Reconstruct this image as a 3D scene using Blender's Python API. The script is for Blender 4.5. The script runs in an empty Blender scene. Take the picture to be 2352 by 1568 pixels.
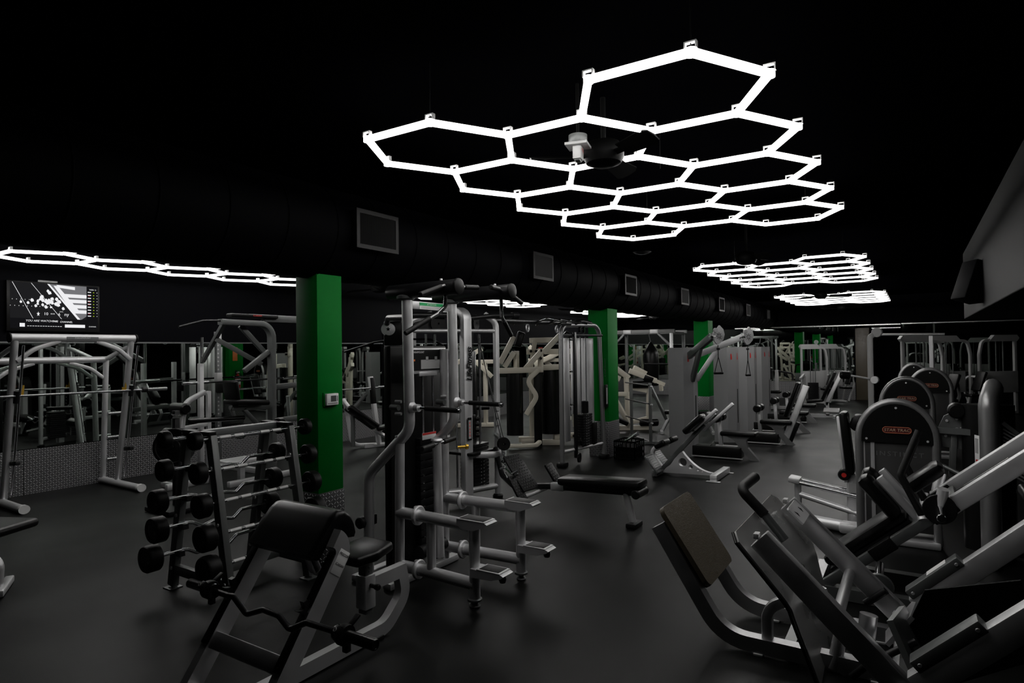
import bpy, bmesh, math, random
from mathutils import Vector, Matrix
from mathutils.geometry import tessellate_polygon
random.seed(7)
scn = bpy.context.scene
COL = scn.collection
R = math.radians
PI = math.pi
V = Vector

# ------------------------------------------------------------------ materials
MATS = {}
def mat(name, col, rough=.5, metal=0., spec=.5, bump=0., bscale=200., emit=None, estr=0., var=0., vscale=6., coat=0.):
    m = bpy.data.materials.new(name); m.use_nodes = True
    nt = m.node_tree; b = nt.nodes['Principled BSDF']
    b.inputs['Base Color'].default_value = (*col, 1)
    b.inputs['Roughness'].default_value = rough
    b.inputs['Metallic'].default_value = metal
    b.inputs['Specular IOR Level'].default_value = spec
    b.inputs['Coat Weight'].default_value = coat
    if emit:
        b.inputs['Emission Color'].default_value = (*emit, 1); b.inputs['Emission Strength'].default_value = estr
    tc = nt.nodes.new('ShaderNodeTexCoord')
    if bump or var:
        n = nt.nodes.new('ShaderNodeTexNoise'); n.inputs['Scale'].default_value = bscale; n.inputs['Detail'].default_value = 3
        nt.links.new(tc.outputs['Object'], n.inputs['Vector'])
    if bump:
        bp = nt.nodes.new('ShaderNodeBump'); bp.inputs['Strength'].default_value = bump; bp.inputs['Distance'].default_value = .002
        nt.links.new(n.outputs['Fac'], bp.inputs['Height']); nt.links.new(bp.outputs['Normal'], b.inputs['Normal'])
    if var:
        n2 = nt.nodes.new('ShaderNodeTexNoise'); n2.inputs['Scale'].default_value = vscale; n2.inputs['Detail'].default_value = 5
        nt.links.new(tc.outputs['Object'], n2.inputs['Vector'])
        mr = nt.nodes.new('ShaderNodeMapRange'); mr.inputs['From Min'].default_value = .3; mr.inputs['From Max'].default_value = .7
        mr.inputs['To Min'].default_value = max(0.02, rough - var); mr.inputs['To Max'].default_value = min(1, rough + var)
        nt.links.new(n2.outputs['Fac'], mr.inputs['Value']); nt.links.new(mr.outputs['Result'], b.inputs['Roughness'])
    MATS[name] = m
    return m

def diamond_mat(name, col):
    """chequer plate: raised lozenges in two alternating directions, height by nodes"""
    m = bpy.data.materials.new(name); m.use_nodes = True
    nt = m.node_tree; N = nt.nodes; L = nt.links; b = N['Principled BSDF']
    b.inputs['Base Color'].default_value = (*col, 1); b.inputs['Metallic'].default_value = .9; b.inputs['Roughness'].default_value = .42
    tc = N.new('ShaderNodeTexCoord'); sp = N.new('ShaderNodeSeparateXYZ'); L.new(tc.outputs['Object'], sp.inputs[0])
    def ma(op, a, c=None, d=None):
        n = N.new('ShaderNodeMath'); n.operation = op
        for i, x in enumerate((a, c, d)):
            if x is None: continue
            if isinstance(x, (int, float)): n.inputs[i].default_value = x
            else: L.new(x, n.inputs[i])
        return n.outputs[0]
    u = ma('ADD', sp.outputs[0], sp.outputs[1]); v = sp.outputs[2]
    P = .062
    p = ma('DIVIDE', ma('ADD', u, v), P); q = ma('DIVIDE', ma('SUBTRACT', u, v), P)
    # lozenge A along p in even cells, B along q in odd cells
    def cell(p, q, off):
        a = ma('SUBTRACT', ma('FRACT', ma('ADD', p, off)), .5); c = ma('SUBTRACT', ma('FRACT', ma('ADD', q, off)), .5)
        return a, c
    a, c = cell(p, q, 0.); a2, c2 = cell(p, q, .5)
    e1 = ma('ADD', ma('POWER', ma('DIVIDE', a, .33), 2), ma('POWER', ma('DIVIDE', c, .095), 2))
    e2 = ma('ADD', ma('POWER', ma('DIVIDE', a2, .095), 2), ma('POWER', ma('DIVIDE', c2, .33), 2))
    e = ma('MINIMUM', e1, e2)
    h = N.new('ShaderNodeMapRange'); h.interpolation_type = 'SMOOTHSTEP'
    h.inputs['From Min'].default_value = 1.25; h.inputs['From Max'].default_value = .35
    L.new(e, h.inputs['Value'])
    mx = N.new('ShaderNodeMixRGB'); mx.inputs[1].default_value = (*[k * .55 for k in col], 1); mx.inputs[2].default_value = (*[k * 2.4 for k in col], 1)
    L.new(h.outputs[0], mx.inputs[0]); L.new(mx.outputs[0], b.inputs['Base Color'])
    bp = N.new('ShaderNodeBump'); bp.inputs['Strength'].default_value = 1.; bp.inputs['Distance'].default_value = .006
    L.new(h.outputs[0], bp.inputs['Height']); L.new(bp.outputs['Normal'], b.inputs['Normal'])
    MATS[name] = m
    return m

mat('silver', (.58, .58, .59), .42, .80, bump=.15, bscale=500, var=.06)
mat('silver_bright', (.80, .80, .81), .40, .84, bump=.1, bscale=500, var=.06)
mat('silver_gloss', (.62, .62, .63), .36, 1., bump=.12, bscale=500, var=.05)
mat('silver_mid', (.22, .22, .222), .36, .75, bump=.1, bscale=400)
mat('tower_grey', (.24, .24, .245), .45, .5, bump=.1, bscale=400)
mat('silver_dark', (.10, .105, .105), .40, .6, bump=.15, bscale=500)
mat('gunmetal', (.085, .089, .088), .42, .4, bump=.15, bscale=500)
mat('chrome', (.75, .75, .76), .14, 1.)
mat('brushed', (.46, .46, .47), .30, 1., bump=.1, bscale=300, var=.08)
mat('knurl', (.6, .6, .6), .45, 1., bump=.6, bscale=900)
mat('black_metal', (.005, .005, .0055), .36, .0, spec=.22)
mat('black_plastic', (.003, .003, .003), .42, spec=.13)
mat('black_gloss', (.004, .004, .004), .22, spec=.4)
mat('vinyl', (.0025, .0025, .0025), .30, spec=.16, bump=.2, bscale=350)
mat('grip', (.0025, .0025, .0025), .5, spec=.25)
mat('rubber', (.0025, .0025, .0025), .45, spec=.15, bump=.3, bscale=300)
mat('cream', (.46, .43, .36), .42, bump=.08, bscale=300)
mat('white_metal', (.22, .22, .22), .4, bump=.05)
mat('white_plastic', (.75, .75, .75), .4)
mat('paper', (.55, .55, .55), .6)
mat('paper_grey', (.22, .22, .22), .6)
mat('ink', (.004, .004, .004), .6, spec=.1)
mat('red_ink', (.45, .02, .015), .5)
mat('red', (.35, .015, .012), .4)
mat('orange', (.5, .12, .02), .5)
mat('yellow_green', (.35, .4, .03), .5)
mat('maroon', (.05, .003, .003), .4)
mat('copper', (.42, .13, .07), .4, .3)
mat('tan', (.40, .30, .2), .5)
mat('fan_black', (.0012, .0012, .0012), .6, spec=.05)
mat('brass', (.6, .36, .05), .3, .9)
mat('green_paint', (.0, .105, .012), .55, spec=.05, bump=.12, bscale=60)
mat('green_ink', (.0, .22, .06), .5)
mat('stone', (.045, .037, .025), .40, bump=1., bscale=120, spec=.35, var=.12, vscale=30)
mat('black_wall', (.0010, .0010, .0016), .7, spec=.03)
mat('black_ceiling', (.0003, .0003, .0004), .9, spec=.0)
mat('duct_paint', (.0006, .0006, .0009), .7, spec=.02)
mat('vent_paint', (.004, .004, .004), .55, spec=.15)
mat('soffit_paint', (.0022, .0022, .0022), .7, spec=.05)
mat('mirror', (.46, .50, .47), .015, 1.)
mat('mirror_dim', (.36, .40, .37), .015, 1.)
mat('trim_metal', (.8, .8, .8), .25, 1.)
mat('acrylic_steel', (.5, .505, .5), .30, .85, var=.08, vscale=4)
diamond_mat('diamond_plate', (.24, .24, .245))
LAMP = 20.
mat('tube_light', (.9, .9, .9), .4, emit=(1., .985, .96), estr=LAMP)
mat('clip_plastic', (.7, .7, .7), .3)

def floor_mat():
    m = bpy.data.materials.new('rubber_floor'); m.use_nodes = True
    nt = m.node_tree; N = nt.nodes; L = nt.links; b = N['Principled BSDF']
    tc = N.new('ShaderNodeTexCoord')
    n = N.new('ShaderNodeTexNoise'); n.inputs['Scale'].default_value = 420; n.inputs['Detail'].default_value = 2
    n2 = N.new('ShaderNodeTexNoise'); n2.inputs['Scale'].default_value = 1.3; n2.inputs['Detail'].default_value = 6
    L.new(tc.outputs['Object'], n.inputs['Vector']); L.new(tc.outputs['Object'], n2.inputs['Vector'])
    cr = N.new('ShaderNodeValToRGB'); cr.color_ramp.elements[0].position = .3; cr.color_ramp.elements[1].position = .75
    cr.color_ramp.elements[0].color = (.0008, .001, .0009, 1); cr.color_ramp.elements[1].color = (.0018, .002, .0018, 1)
    L.new(n2.outputs['Fac'], cr.inputs['Fac']); L.new(cr.outputs['Color'], b.inputs['Base Color'])
    mr = N.new('ShaderNodeMapRange'); mr.inputs['To Min'].default_value = .36; mr.inputs['To Max'].default_value = .54
    L.new(n2.outputs['Fac'], mr.inputs['Value']); L.new(mr.outputs['Result'], b.inputs['Roughness'])
    b.inputs['Specular IOR Level'].default_value = .095
    bp = N.new('ShaderNodeBump'); bp.inputs['Strength'].default_value = .35; bp.inputs['Distance'].default_value = .002
    # seams of the rubber rolls every 1.22 m along X
    sp = N.new('ShaderNodeSeparateXYZ'); L.new(tc.outputs['Object'], sp.inputs[0])
    def ma(op, a, c=0.):
        k = N.new('ShaderNodeMath'); k.operation = op
        for i, x in enumerate((a, c)):
            if isinstance(x, (int, float)): k.inputs[i].default_value = x
            else: L.new(x, k.inputs[i])
        return k.outputs[0]
    seam = ma('LESS_THAN', ma('ABSOLUTE', ma('SUBTRACT', ma('FRACT', ma('DIVIDE', ma('ADD', sp.outputs[0], .83), 1.22)), .5)), .003)
    hh = ma('SUBTRACT', n.outputs['Fac'], ma('MULTIPLY', seam, 2.))
    L.new(hh, bp.inputs['Height']); L.new(bp.outputs['Normal'], b.inputs['Normal'])
    MATS['rubber_floor'] = m
floor_mat()

# ------------------------------------------------------------------ mesh builder
def fillet(pts, r, seg=5, closed=False):
    pts = [V(p) for p in pts]
    if len(pts) < 3 and not closed: return pts
    out = []
    n = len(pts)
    rr = r if isinstance(r, (list, tuple)) else [r] * n
    for i in range(n):
        if not closed and i in (0, n - 1): out.append(pts[i]); continue
        a, b, c = pts[i - 1], pts[i], pts[(i + 1) % n]
        d1 = (a - b); d2 = (c - b); l1, l2 = d1.length, d2.length
        if rr[i] <= 0 or l1 < 1e-6 or l2 < 1e-6: out.append(b); continue
        d1 /= l1; d2 /= l2
        ang = d1.angle(d2, 0)
        if ang > PI - .02 or ang < .05: out.append(b); continue
        t = min(rr[i] / math.tan(ang / 2), l1 * .49, l2 * .49)
        rad = t * math.tan(ang / 2)
        bis = (d1 + d2).normalized(); cen = b + bis * (rad / math.sin(ang / 2))
        p0 = b + d1 * t; p1 = b + d2 * t
        v0 = p0 - cen; v1 = p1 - cen; tot = v0.angle(v1, 0); ax = v0.cross(v1)
        if ax.length < 1e-9: out.append(b); continue
        ax.normalize()
        k = max(2, int(seg * tot / (PI / 2)) + 1)
        for j in range(k + 1):
            out.append(cen + Matrix.Rotation(tot * j / k, 3, ax) @ v0)
    return out

class MB:
    def __init__(s): s.v = []; s.f = []
    def add(s, vs, fs):
        o = len(s.v); s.v += [V(x) for x in vs]; s.f += [[i + o for i in f] for f in fs]; return s
    def box(s, c, size, Rm=None, bev=0., seg=2):
        x, y, z = [k / 2 for k in size]; c = V(c)
        if bev <= 0:
            vs = [V((sx * x, sy * y, sz * z)) for sz in (-1, 1) for sy in (-1, 1) for sx in (-1, 1)]
            fs = [(0, 2, 3, 1), (4, 5, 7, 6), (0, 1, 5, 4), (2, 6, 7, 3), (0, 4, 6, 2), (1, 3, 7, 5)]
        else:
            bm = bmesh.new(); bmesh.ops.create_cube(bm, size=1.)
            bmesh.ops.scale(bm, vec=size, verts=bm.verts)
            bmesh.ops.bevel(bm, geom=list(bm.edges), offset=min(bev, min(size) * .49), segments=seg, profile=.5, affect='EDGES')
            bm.verts.index_update(); vs = [v.co.copy() for v in bm.verts]; fs = [[v.index for v in f.verts] for f in bm.faces]; bm.free()
        if Rm is not None: vs = [Rm @ v for v in vs]
        return s.add([v + c for v in vs], fs)
    def bx(s, a, b, bev=0.):                      # box by two corners
        a, b = V(a), V(b)
        return s.box((a + b) / 2, [abs(k) for k in (b - a)], None, bev)
    def beam(s, p0, p1, w, h, up=(0, 0, 1), bev=0., ext=0.):   # w sideways, h along up
        p0, p1 = V(p0), V(p1); d = (p1 - p0); L = d.length; d /= L; u = V(up); sd = d.cross(u)
        if sd.length < 1e-4: u = V((0, 1, 0)); sd = d.cross(u)
        sd.normalize(); u = sd.cross(d)
        M = Matrix((d, sd, u)).transposed()
        return s.box((p0 + p1) / 2, (L + 2 * ext, w, h), M, bev)
    def sweep(s, pts, prof, up=None, closed=False, cap=True):
        pts = [V(p) for p in pts]; n = len(pts)
        q = [pts[0]]
        for p in pts[1:]:
            if (p - q[-1]).length > 1e-6: q.append(p)
        pts = q; n = len(pts)
        T = []
        for i in range(n):
            if closed: t = (pts[(i + 1) % n] - pts[i]).normalized() + (pts[i] - pts[i - 1]).normalized()
            elif i == 0: t = pts[1] - pts[0]
            elif i == n - 1: t = pts[-1] - pts[-2]
            else: t = (pts[i + 1] - pts[i]).normalized() + (pts[i] - pts[i - 1]).normalized()
            T.append(t.normalized())
        u = V(up) if up is not None else (V((0, 0, 1)) if abs(T[0].z) < .9 else V((0, 1, 0)))
        m = len(prof); vs = []; prev = None
        for i in range(n):
            t = T[i]
            if prev is None or up is not None:
                sd = t.cross(V(up) if up is not None else u)
                if sd.length < 1e-3: sd = prev if prev is not None else t.cross(V((0, 1, .01)))
            else:
                sd = prev - t * prev.dot(t)
            sd.normalize(); uu = sd.cross(t); prev = sd
            sc = 1.
            if 0 < i < n - 1:
                cs = t.dot((pts[i + 1] - pts[i]).normalized()); sc = 1 / max(cs, .5)
            bend = V((0, 0, 0))
            if sc > 1.0005:
                bend = ((pts[i + 1] - pts[i]).normalized() - (pts[i] - pts[i - 1]).normalized()); bend -= t * bend.dot(t); bend.normalize()
            for (a, b) in prof:
                o = sd * a + uu * b
                if sc > 1.0005: o += bend * (o.dot(bend) * (sc - 1))
                vs.append(pts[i] + o)
        fs = []
        for i in range(n - 1 + (1 if closed else 0)):
            a = i * m; b = ((i + 1) % n) * m
            for j in range(m):
                k = (j + 1) % m; fs.append((a + j, a + k, b + k, b + j))
        if cap and not closed:
            fs.append(list(range(m))[::-1]); fs.append([(n - 1) * m + j for j in range(m)])
        return s.add(vs, fs)
    def tube(s, pts, r, bend=.06, n=12, closed=False, seg=5):
        prof = [(r * math.cos(2 * PI * j / n), r * math.sin(2 * PI * j / n)) for j in range(n)]
        return s.sweep(fillet(pts, bend, seg, closed), prof, None, closed)
    def rtube(s, pts, w, h, up, bend=.06, cr=.008, seg=5):      # rounded rectangular tube; h along up
        prof = []
        for (cx, cy, a0) in ((w / 2 - cr, h / 2 - cr, 0), (-w / 2 + cr, h / 2 - cr, 90), (-w / 2 + cr, -h / 2 + cr, 180), (w / 2 - cr, -h / 2 + cr, 270)):
            for k in (0, 45, 90): prof.append((cx + cr * math.cos(R(a0 + k)), cy + cr * math.sin(R(a0 + k))))
        return s.sweep(fillet(pts, bend, seg), prof, up)
    def oval(s, pts, w, h, up, bend=.06, n=16, seg=5):
        prof = [(w / 2 * math.cos(2 * PI * j / n), h / 2 * math.sin(2 * PI * j / n)) for j in range(n)]
        return s.sweep(fillet(pts, bend, seg), prof, up)
    def cyl(s, p0, p1, r, r2=None, n=20, bev=0.):
        L = (V(p1) - V(p0)).length; r2 = r if r2 is None else r2
        prof = [(0, 0), (r - bev, 0), (r, bev), (r2, L - bev), (r2 - bev, L), (0, L)] if bev else [(0, 0), (r, 0), (r2, L), (0, L)]
        return s.lathe(p0, V(p1) - V(p0), prof, n)
    def lathe(s, p0, ax, prof, n=20):
        p0 = V(p0); ax = V(ax).normalized(); a = ax.cross(V((0, 0, 1)) if abs(ax.z) < .9 else V((1, 0, 0))).normalized(); b = ax.cross(a)
        vs = []; idx = []
        for (r, h) in prof:
            if r < 1e-6: idx.append([len(vs)]); vs.append(p0 + ax * h)
            else:
                idx.append(list(range(len(vs), len(vs) + n)))
                vs += [p0 + ax * h + (a * math.cos(2 * PI * j / n) + b * math.sin(2 * PI * j / n)) * r for j in range(n)]
        fs = []
        for A, B in zip(idx, idx[1:]):
            if len(A) == 1 and len(B) == 1: continue
            for j in range(n):
                k = (j + 1) % n
                if len(A) == 1: fs.append((A[0], B[k], B[j]))
                elif len(B) == 1: fs.append((A[j], A[k], B[0]))
                else: fs.append((A[j], A[k], B[k], B[j]))
        return s.add(vs, fs)
    def prism(s, poly, o, ua, ub, th, holes=()):     # polygon in the (ua,ub) plane at o, extruded by th along ua x ub
        o, ua, ub = V(o), V(ua).normalized(), V(ub).normalized(); nn = ua.cross(ub).normalized()
        loops = [list(poly)] + [list(h) for h in holes]
        flat = [V((p[0], p[1], 0)) for l in loops for p in l]
        tri = tessellate_polygon([[V((p[0], p[1], 0)) for p in l] for l in loops])
        n = len(flat)
        top = [o + ua * p.x + ub * p.y + nn * (th / 2) for p in flat]; bot = [q - nn * th for q in top]
        fs = []
        for t in tri:
            a, b, c = t
            if (flat[b] - flat[a]).cross(flat[c] - flat[a]).z < 0: b, c = c, b
            fs.append((a, b, c)); fs.append((a + n, c + n, b + n))
        k = 0
        for l in loops:
            m = len(l)
            for j in range(m):
                a = k + j; b = k + (j + 1) % m; fs.append((a, a + n, b + n, b))
            k += m
        return s.add(top + bot, fs)
    def torus(s, c, ax, R0, r, n=20, m=8):
        ax = V(ax).normalized(); a = ax.cross(V((0, 0, 1)) if abs(ax.z) < .9 else V((1, 0, 0))).normalized(); b = ax.cross(a)
        pts = [V(c) + (a * math.cos(2 * PI * j / n) + b * math.sin(2 * PI * j / n)) * R0 for j in range(n)]
        prof = [(r * math.cos(2 * PI * j / m), r * math.sin(2 * PI * j / m)) for j in range(m)]
        return s.sweep(pts, prof, tuple(ax), True)
    def pad(s, c, size, Rm=None, r=.025, seg=4): return s.box(c, size, Rm, r, seg)
    def text(s, body, o, ua, ub, size, th=.0015, slant=0., width=1., align='CENTER', stretch=None, bold=0.):
        cu = bpy.data.curves.new('tmp_text', 'FONT'); cu.body = body; cu.size = size; cu.align_x = align; cu.align_y = 'CENTER'
        cu.shear = slant; cu.space_character = width; cu.resolution_u = 2; cu.offset = bold
        ob = bpy.data.objects.new('tmp_text', cu); COL.objects.link(ob)
        dg = bpy.context.evaluated_depsgraph_get(); me = bpy.data.meshes.new_from_object(ob.evaluated_get(dg))
        ua, ub = V(ua).normalized(), V(ub).normalized(); nn = ua.cross(ub); st = stretch or 1.
        s.add([V(o) + ua * (v.co.x * st) + ub * v.co.y + nn * th for v in me.vertices], [list(p.vertices) for p in me.polygons])
        bpy.data.objects.remove(ob); bpy.data.curves.remove(cu); bpy.data.meshes.remove(me)
        return s
    def obj(s, name, m, origin=(0, 0, 0), parent=None, smooth=40):
        me = bpy.data.meshes.new(name); o = V(origin)
        me.from_pydata([tuple(v - o) for v in s.v], [], s.f)
        me.materials.append(MATS[m]); me.update()
        bm = bmesh.new(); bm.from_mesh(me); bmesh.ops.recalc_face_normals(bm, faces=bm.faces); bm.to_mesh(me); bm.free()
        if smooth:
            me.shade_smooth(); me.set_sharp_from_angle(angle=R(smooth))
        ob = bpy.data.objects.new(name, me); COL.objects.link(ob)
        if parent is not None: ob.parent = parent
        return ob

def tag(o, label, cat, group=None):
    o['label'] = label; o['category'] = cat
    if group: o['group'] = group
    return o
ORIGIN = {}
def thing(name, label, cat, loc, group=None, rz=0.):
    """an Empty on the floor (or hanging point) of the thing; its parts are built in room coordinates around it"""
    e = bpy.data.objects.new(name, None); COL.objects.link(e); e.empty_display_size = .1
    e.location = loc; e.rotation_euler[2] = rz
    ORIGIN[e.name] = V(loc)
    return tag(e, label, cat, group)
def root_origin(p):
    while p.parent is not None: p = p.parent
    return ORIGIN[p.name]
def part(name, mb, m, parent, label=None, smooth=40):
    o = mb.obj(name, m, root_origin(parent), parent, smooth)
    if label: o['label'] = label
    return o
def solo(name, mb, m, label, cat, loc, group=None, smooth=40):
    """a thing that is one mesh, its origin at loc"""
    o = mb.obj(name, m, loc, None, smooth); o.location = loc; ORIGIN[o.name] = V(loc)
    return tag(o, label, cat, group)
def struct(name, mb, m, smooth=0):
    o = mb.obj(name, m, (0, 0, 0), None, smooth); o['kind'] = 'structure'; ORIGIN[o.name] = V((0, 0, 0)); return o
def copy_thing(src, loc, label, rz=0., group=None):
    kids = {}
    for o in bpy.data.objects: kids.setdefault(o.parent, []).append(o)
    def rec(o, par):
        c = o.copy(); COL.objects.link(c)
        if par is not None: c.parent = par
        for k in kids.get(o, []): rec(k, c)
        return c
    c = rec(src, None); c.location = loc; c.rotation_euler[2] = rz; c['label'] = label
    if group: c['group'] = group
    ORIGIN[c.name] = V(loc)
    return c
def rot(axis, deg): return Matrix.Rotation(R(deg), 3, axis)
# ------------------------------------------------------------------ camera and render look
cam = bpy.data.cameras.new('camera'); camo = bpy.data.objects.new('camera', cam); COL.objects.link(camo)
cam.sensor_width = 36.; cam.lens = 36. * 1440. / 2352.; cam.clip_start = .05; cam.clip_end = 200
yaw, pit, rol = R(32.7), R(.82), R(-.75)
fw = V((-math.sin(yaw) * math.cos(pit), math.cos(yaw) * math.cos(pit), math.sin(pit)))
rt = V((math.cos(yaw), math.sin(yaw), 0)); up = rt.cross(fw)
r2 = rt * math.cos(rol) + up * math.sin(rol); u2 = up * math.cos(rol) - rt * math.sin(rol)
camo.matrix_world = Matrix(((r2.x, u2.x, -fw.x, 0), (r2.y, u2.y, -fw.y, 0), (r2.z, u2.z, -fw.z, 1.75), (0, 0, 0, 1)))
scn.camera = camo
scn.view_settings.view_transform = 'Standard'; scn.view_settings.look = 'None'
scn.view_settings.exposure = .1; scn.view_settings.gamma = 1.; scn.view_settings.use_curve_mapping = False
w = bpy.data.worlds.new('dark_room'); scn.world = w; w.use_nodes = True
w.node_tree.nodes['Background'].inputs[0].default_value = (0, 0, 0, 1)
c = scn.cycles
c.use_denoising = True
try: c.denoiser = 'OPENIMAGEDENOISE'
except Exception: pass
c.max_bounces = 7; c.diffuse_bounces = 3; c.glossy_bounces = 5; c.transmission_bounces = 2
c.sample_clamp_direct = 3.; c.sample_clamp_indirect = 3.; c.caustics_reflective = True; c.use_light_tree = True

# ------------------------------------------------------------------ room shell
XL, XR, YN, YF, ZC = -9.55, 6.2, -3.2, 23.2, 3.35
YM, XM = YF, -.34                                  # the mirrored wall that juts in on the right
struct('floor', MB().bx((XL - .3, YN - .3, -.12), (XR + .3, YF + 2.6, 0)), 'rubber_floor')
struct('ceiling', MB().bx((XL - .3, YN - .3, ZC), (XR + .3, YF + 2.6, ZC + .3)), 'black_ceiling')
struct('wall_left', MB().bx((XL - .2, YN, 0), (XL, YF + 2.4, ZC)), 'black_wall')
struct('wall_right', MB().bx((XR, YN, 0), (XR + .2, YM, ZC)), 'black_wall')
struct('wall_near', MB().bx((XL, YN - .2, 0), (XR, YN, ZC)), 'black_wall')
struct('wall_far', MB().bx((XL, YF, 0), (-1.62, YF + .2, ZC)).bx((-1.62, YF, 2.45), (XM, YF + .2, ZC)), 'black_wall')
struct('wall_partition', MB().bx((XM, YM, 0), (XR, YM + .2, ZC)).bx((XM, YM + .2, 0), (XM + .2, YF + 2.4, ZC)), 'black_wall')
struct('wall_passage', MB().bx((-1.9, YF + 2.2, 0), (XM, YF + 2.4, ZC)).bx((-1.9, YF + .2, 0), (-1.7, YF + 2.2, ZC)), 'black_wall')
# a pale pillar at the mouth of the passage
struct('trim_passage', MB().bx((-1.62, YF - .06, 0), (-1.22, YF + .2, 2.33), .01), 'stone', 30)
struct('trim_far', MB().bx((-5.4, YF - .03, 2.405), (-.36, YF - .004, 2.44)).bx((-1.15, YF - .03, 2.30), (-.36, YF - .004, 2.325)), 'trim_metal')
struct('trim_partition', MB().bx((XM, YM - .03, 2.42), (XR, YM - .004, 2.45)), 'trim_metal')
struct('trim_left', MB().bx((XL + .004, YN, 1.925), (XL + .022, 9.75, 1.945)).bx((XL + .004, 10.8, 1.925), (XL + .022, YF, 1.945)), 'silver_dark')
# bulkhead on the right
struct('trim_soffit', MB().bx((.745, 2.0, 2.2), (2.4, 13.6, ZC), .01), 'soffit_paint')
# chequer-plate wainscots
bb = MB()
for (a, b) in ((YN, 1.2), (1.2, 3.35), (3.35, 5.45), (5.45, 7.5), (7.5, 9.72), (10.85, 13), (13, 15.4), (15.4, 17.8), (17.8, 20.3), (20.3, YF)):
    bb.bx((XL, a + .004, 0), (XL + .012, b - .004, .565))
struct('baseboard_left', bb, 'diamond_plate')
bb = MB()
for i in range(6): bb.bx((XL + 1.33 * i + .004, YF - .012, 0), (min(XL + 1.33 * (i + 1), -1.64) - .004, YF, .57))
struct('baseboard_far', bb, 'diamond_plate')
struct('baseboard_partition', MB().bx((XM, YM - .012, 0), (XR, YM, .40)), 'black_wall')
def mirror(name, label, a, b, m='mirror'):
    c = (V(a) + V(b)) / 2
    return solo(name, MB().bx(a, b), m, label, 'mirror', c, None, 0)
mirror('wall_mirror', 'long wall mirror on the left wall behind the smith machine and racks', (XL + .002, YN + .02, .575), (XL + .010, 9.72, 1.925))
mirror('wall_mirror', 'wall mirror on the left wall past the dark doorway, behind the cream machines', (XL + .002, 10.85, .575), (XL + .010, YF - .05, 1.925))
mirror('wall_mirror', 'mirror across the far end wall, its top edge a bright line', (XL + .05, YF - .010, .58), (-1.66, YF - .002, 2.40))
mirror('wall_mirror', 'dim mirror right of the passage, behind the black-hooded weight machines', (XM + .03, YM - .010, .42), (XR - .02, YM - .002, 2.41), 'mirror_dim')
# dark doorway in the left wall with its frame
struct('door_1', MB().bx((XL + .001, 9.78, 0), (XL + .03, 10.8, 2.2), .004), 'black_metal', 30)
# green columns with plate bases
for i, y in enumerate((3.53, 9.43, 15.33)):
    x0, y1 = -4.2, y + (.27 if i == 0 else .40 if i == 1 else .42)
    x1 = -4.47 if i == 0 else -4.55
    o = struct('column', MB().bx((x1, y, .0), (x0, y1, 2.56), .006), 'green_paint', 30)
    b = MB().bx((x1 - .006, y - .006, 0), (x0 + .006, y1 + .006, .575), .003)
    k = b.obj('plate_base', 'diamond_plate', (0, 0, 0), o, 30)

# ------------------------------------------------------------------ spiral duct with its grilles
dz, dx, dr = 2.79, -4.34, .40
d = thing('air_duct', 'long round black air duct running above the green columns', 'duct', (dx, 8, dz))
m = MB(); prof = []
y = YN + .1
body = MB().cyl((dx, YN, dz), (dx, YF - .02, dz), dr, n=48)
for k in range(56):
    y = YN + .5 + k * .48
    if y > YF - .3: break
    body.torus((dx, y, dz), (0, 1, 0), dr + .001, .006, 40, 6)
part('duct_body', body, 'duct_paint', d)
for k in range(9):
    y = 3.93 + 2.87 * k if k else 3.93
    if k and y > 22: break
    fx = dx + dr + .05                                  # face of the collar
    g = MB().bx((dx + dr * .75, y - .25, dz - .15), (fx, y + .25, dz + .15), .004)
    b = part('vent_collar', g, 'duct_paint', d)
    fr = MB()
    for (a0, a1, z0, z1) in ((-.25, .25, .13, .165), (-.25, .25, -.165, -.13), (-.25, -.215, -.13, .13), (.215, .25, -.13, .13)):
        fr.bx((fx, y + a0, dz + z0), (fx + .012, y + a1, dz + z1))
    vf = part('vent_grille', fr, 'vent_paint', b)
    sl = MB()
    for q in range(20):
        yy = y - .205 + q * .0216
        sl.box((fx + .004, yy, dz), (.016, .003, .262), rot('Z', 35))
    part('vent_slats', sl, 'vent_paint', b)

# ------------------------------------------------------------------ honeycomb lights
S = .48; HZ = 3.01
hexes = [(2, r - .0) for r in range(5)]
cells = []                                            # column (0 = left .. 2 = right) and centre, room axes
cx = (-2.458, -1.738, -1.018)
for r in range(5): cells.append((cx[2], 3.066 + .8314 * r))
for r in range(4): cells.append((cx[1], 3.481 + .8314 * r))
for r in range(5): cells.append((cx[0], 3.066 + .8314 * r))
PX, PY = -1.738, 4.73                                 # anchor of the panel
edges = {}; nodes = {}
for (hx, hy) in cells:
    vs = [(hx + S * math.cos(R(60 * k)), hy + S * math.sin(R(60 * k))) for k in range(6)]
    for k in range(6):
        a, b = vs[k], vs[(k + 1) % 6]
        ka = (round(a[0], 1), round(a[1], 1)); kb = (round(b[0], 1), round(b[1], 1))
        edges[tuple(sorted((ka, kb)))] = (a, b); nodes[ka] = a; nodes[kb] = b
tm = MB()                                             # one tube along X, half-round diffuser below a slim rail
prof = [(-.019, .012), (-.019, -.004), (-.014, -.016), (-.006, -.021), (.006, -.021), (.014, -.016), (.019, -.004), (.019, .012)]
tm.sweep([(-S / 2 + .022, 0, 0), (S / 2 - .022, 0, 0)], prof, (0, 0, 1))
jm = MB().cyl((0, 0, -.018), (0, 0, .014), .024, n=12)
cm = MB()                                             # a small upright bracket over each joint
for e in (-1, 1): cm.bx((e * .024 - .003, -.012, .012), (e * .024 + .003, .012, .042))
cm.bx((-.027, -.012, .038), (.027, .012, .044))
def panel(label, dx, dy):
    t = thing('honeycomb_light', label, 'ceiling light', (PX + dx, PY + dy, HZ), 'honeycomb ceiling lights')
    return t
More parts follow.
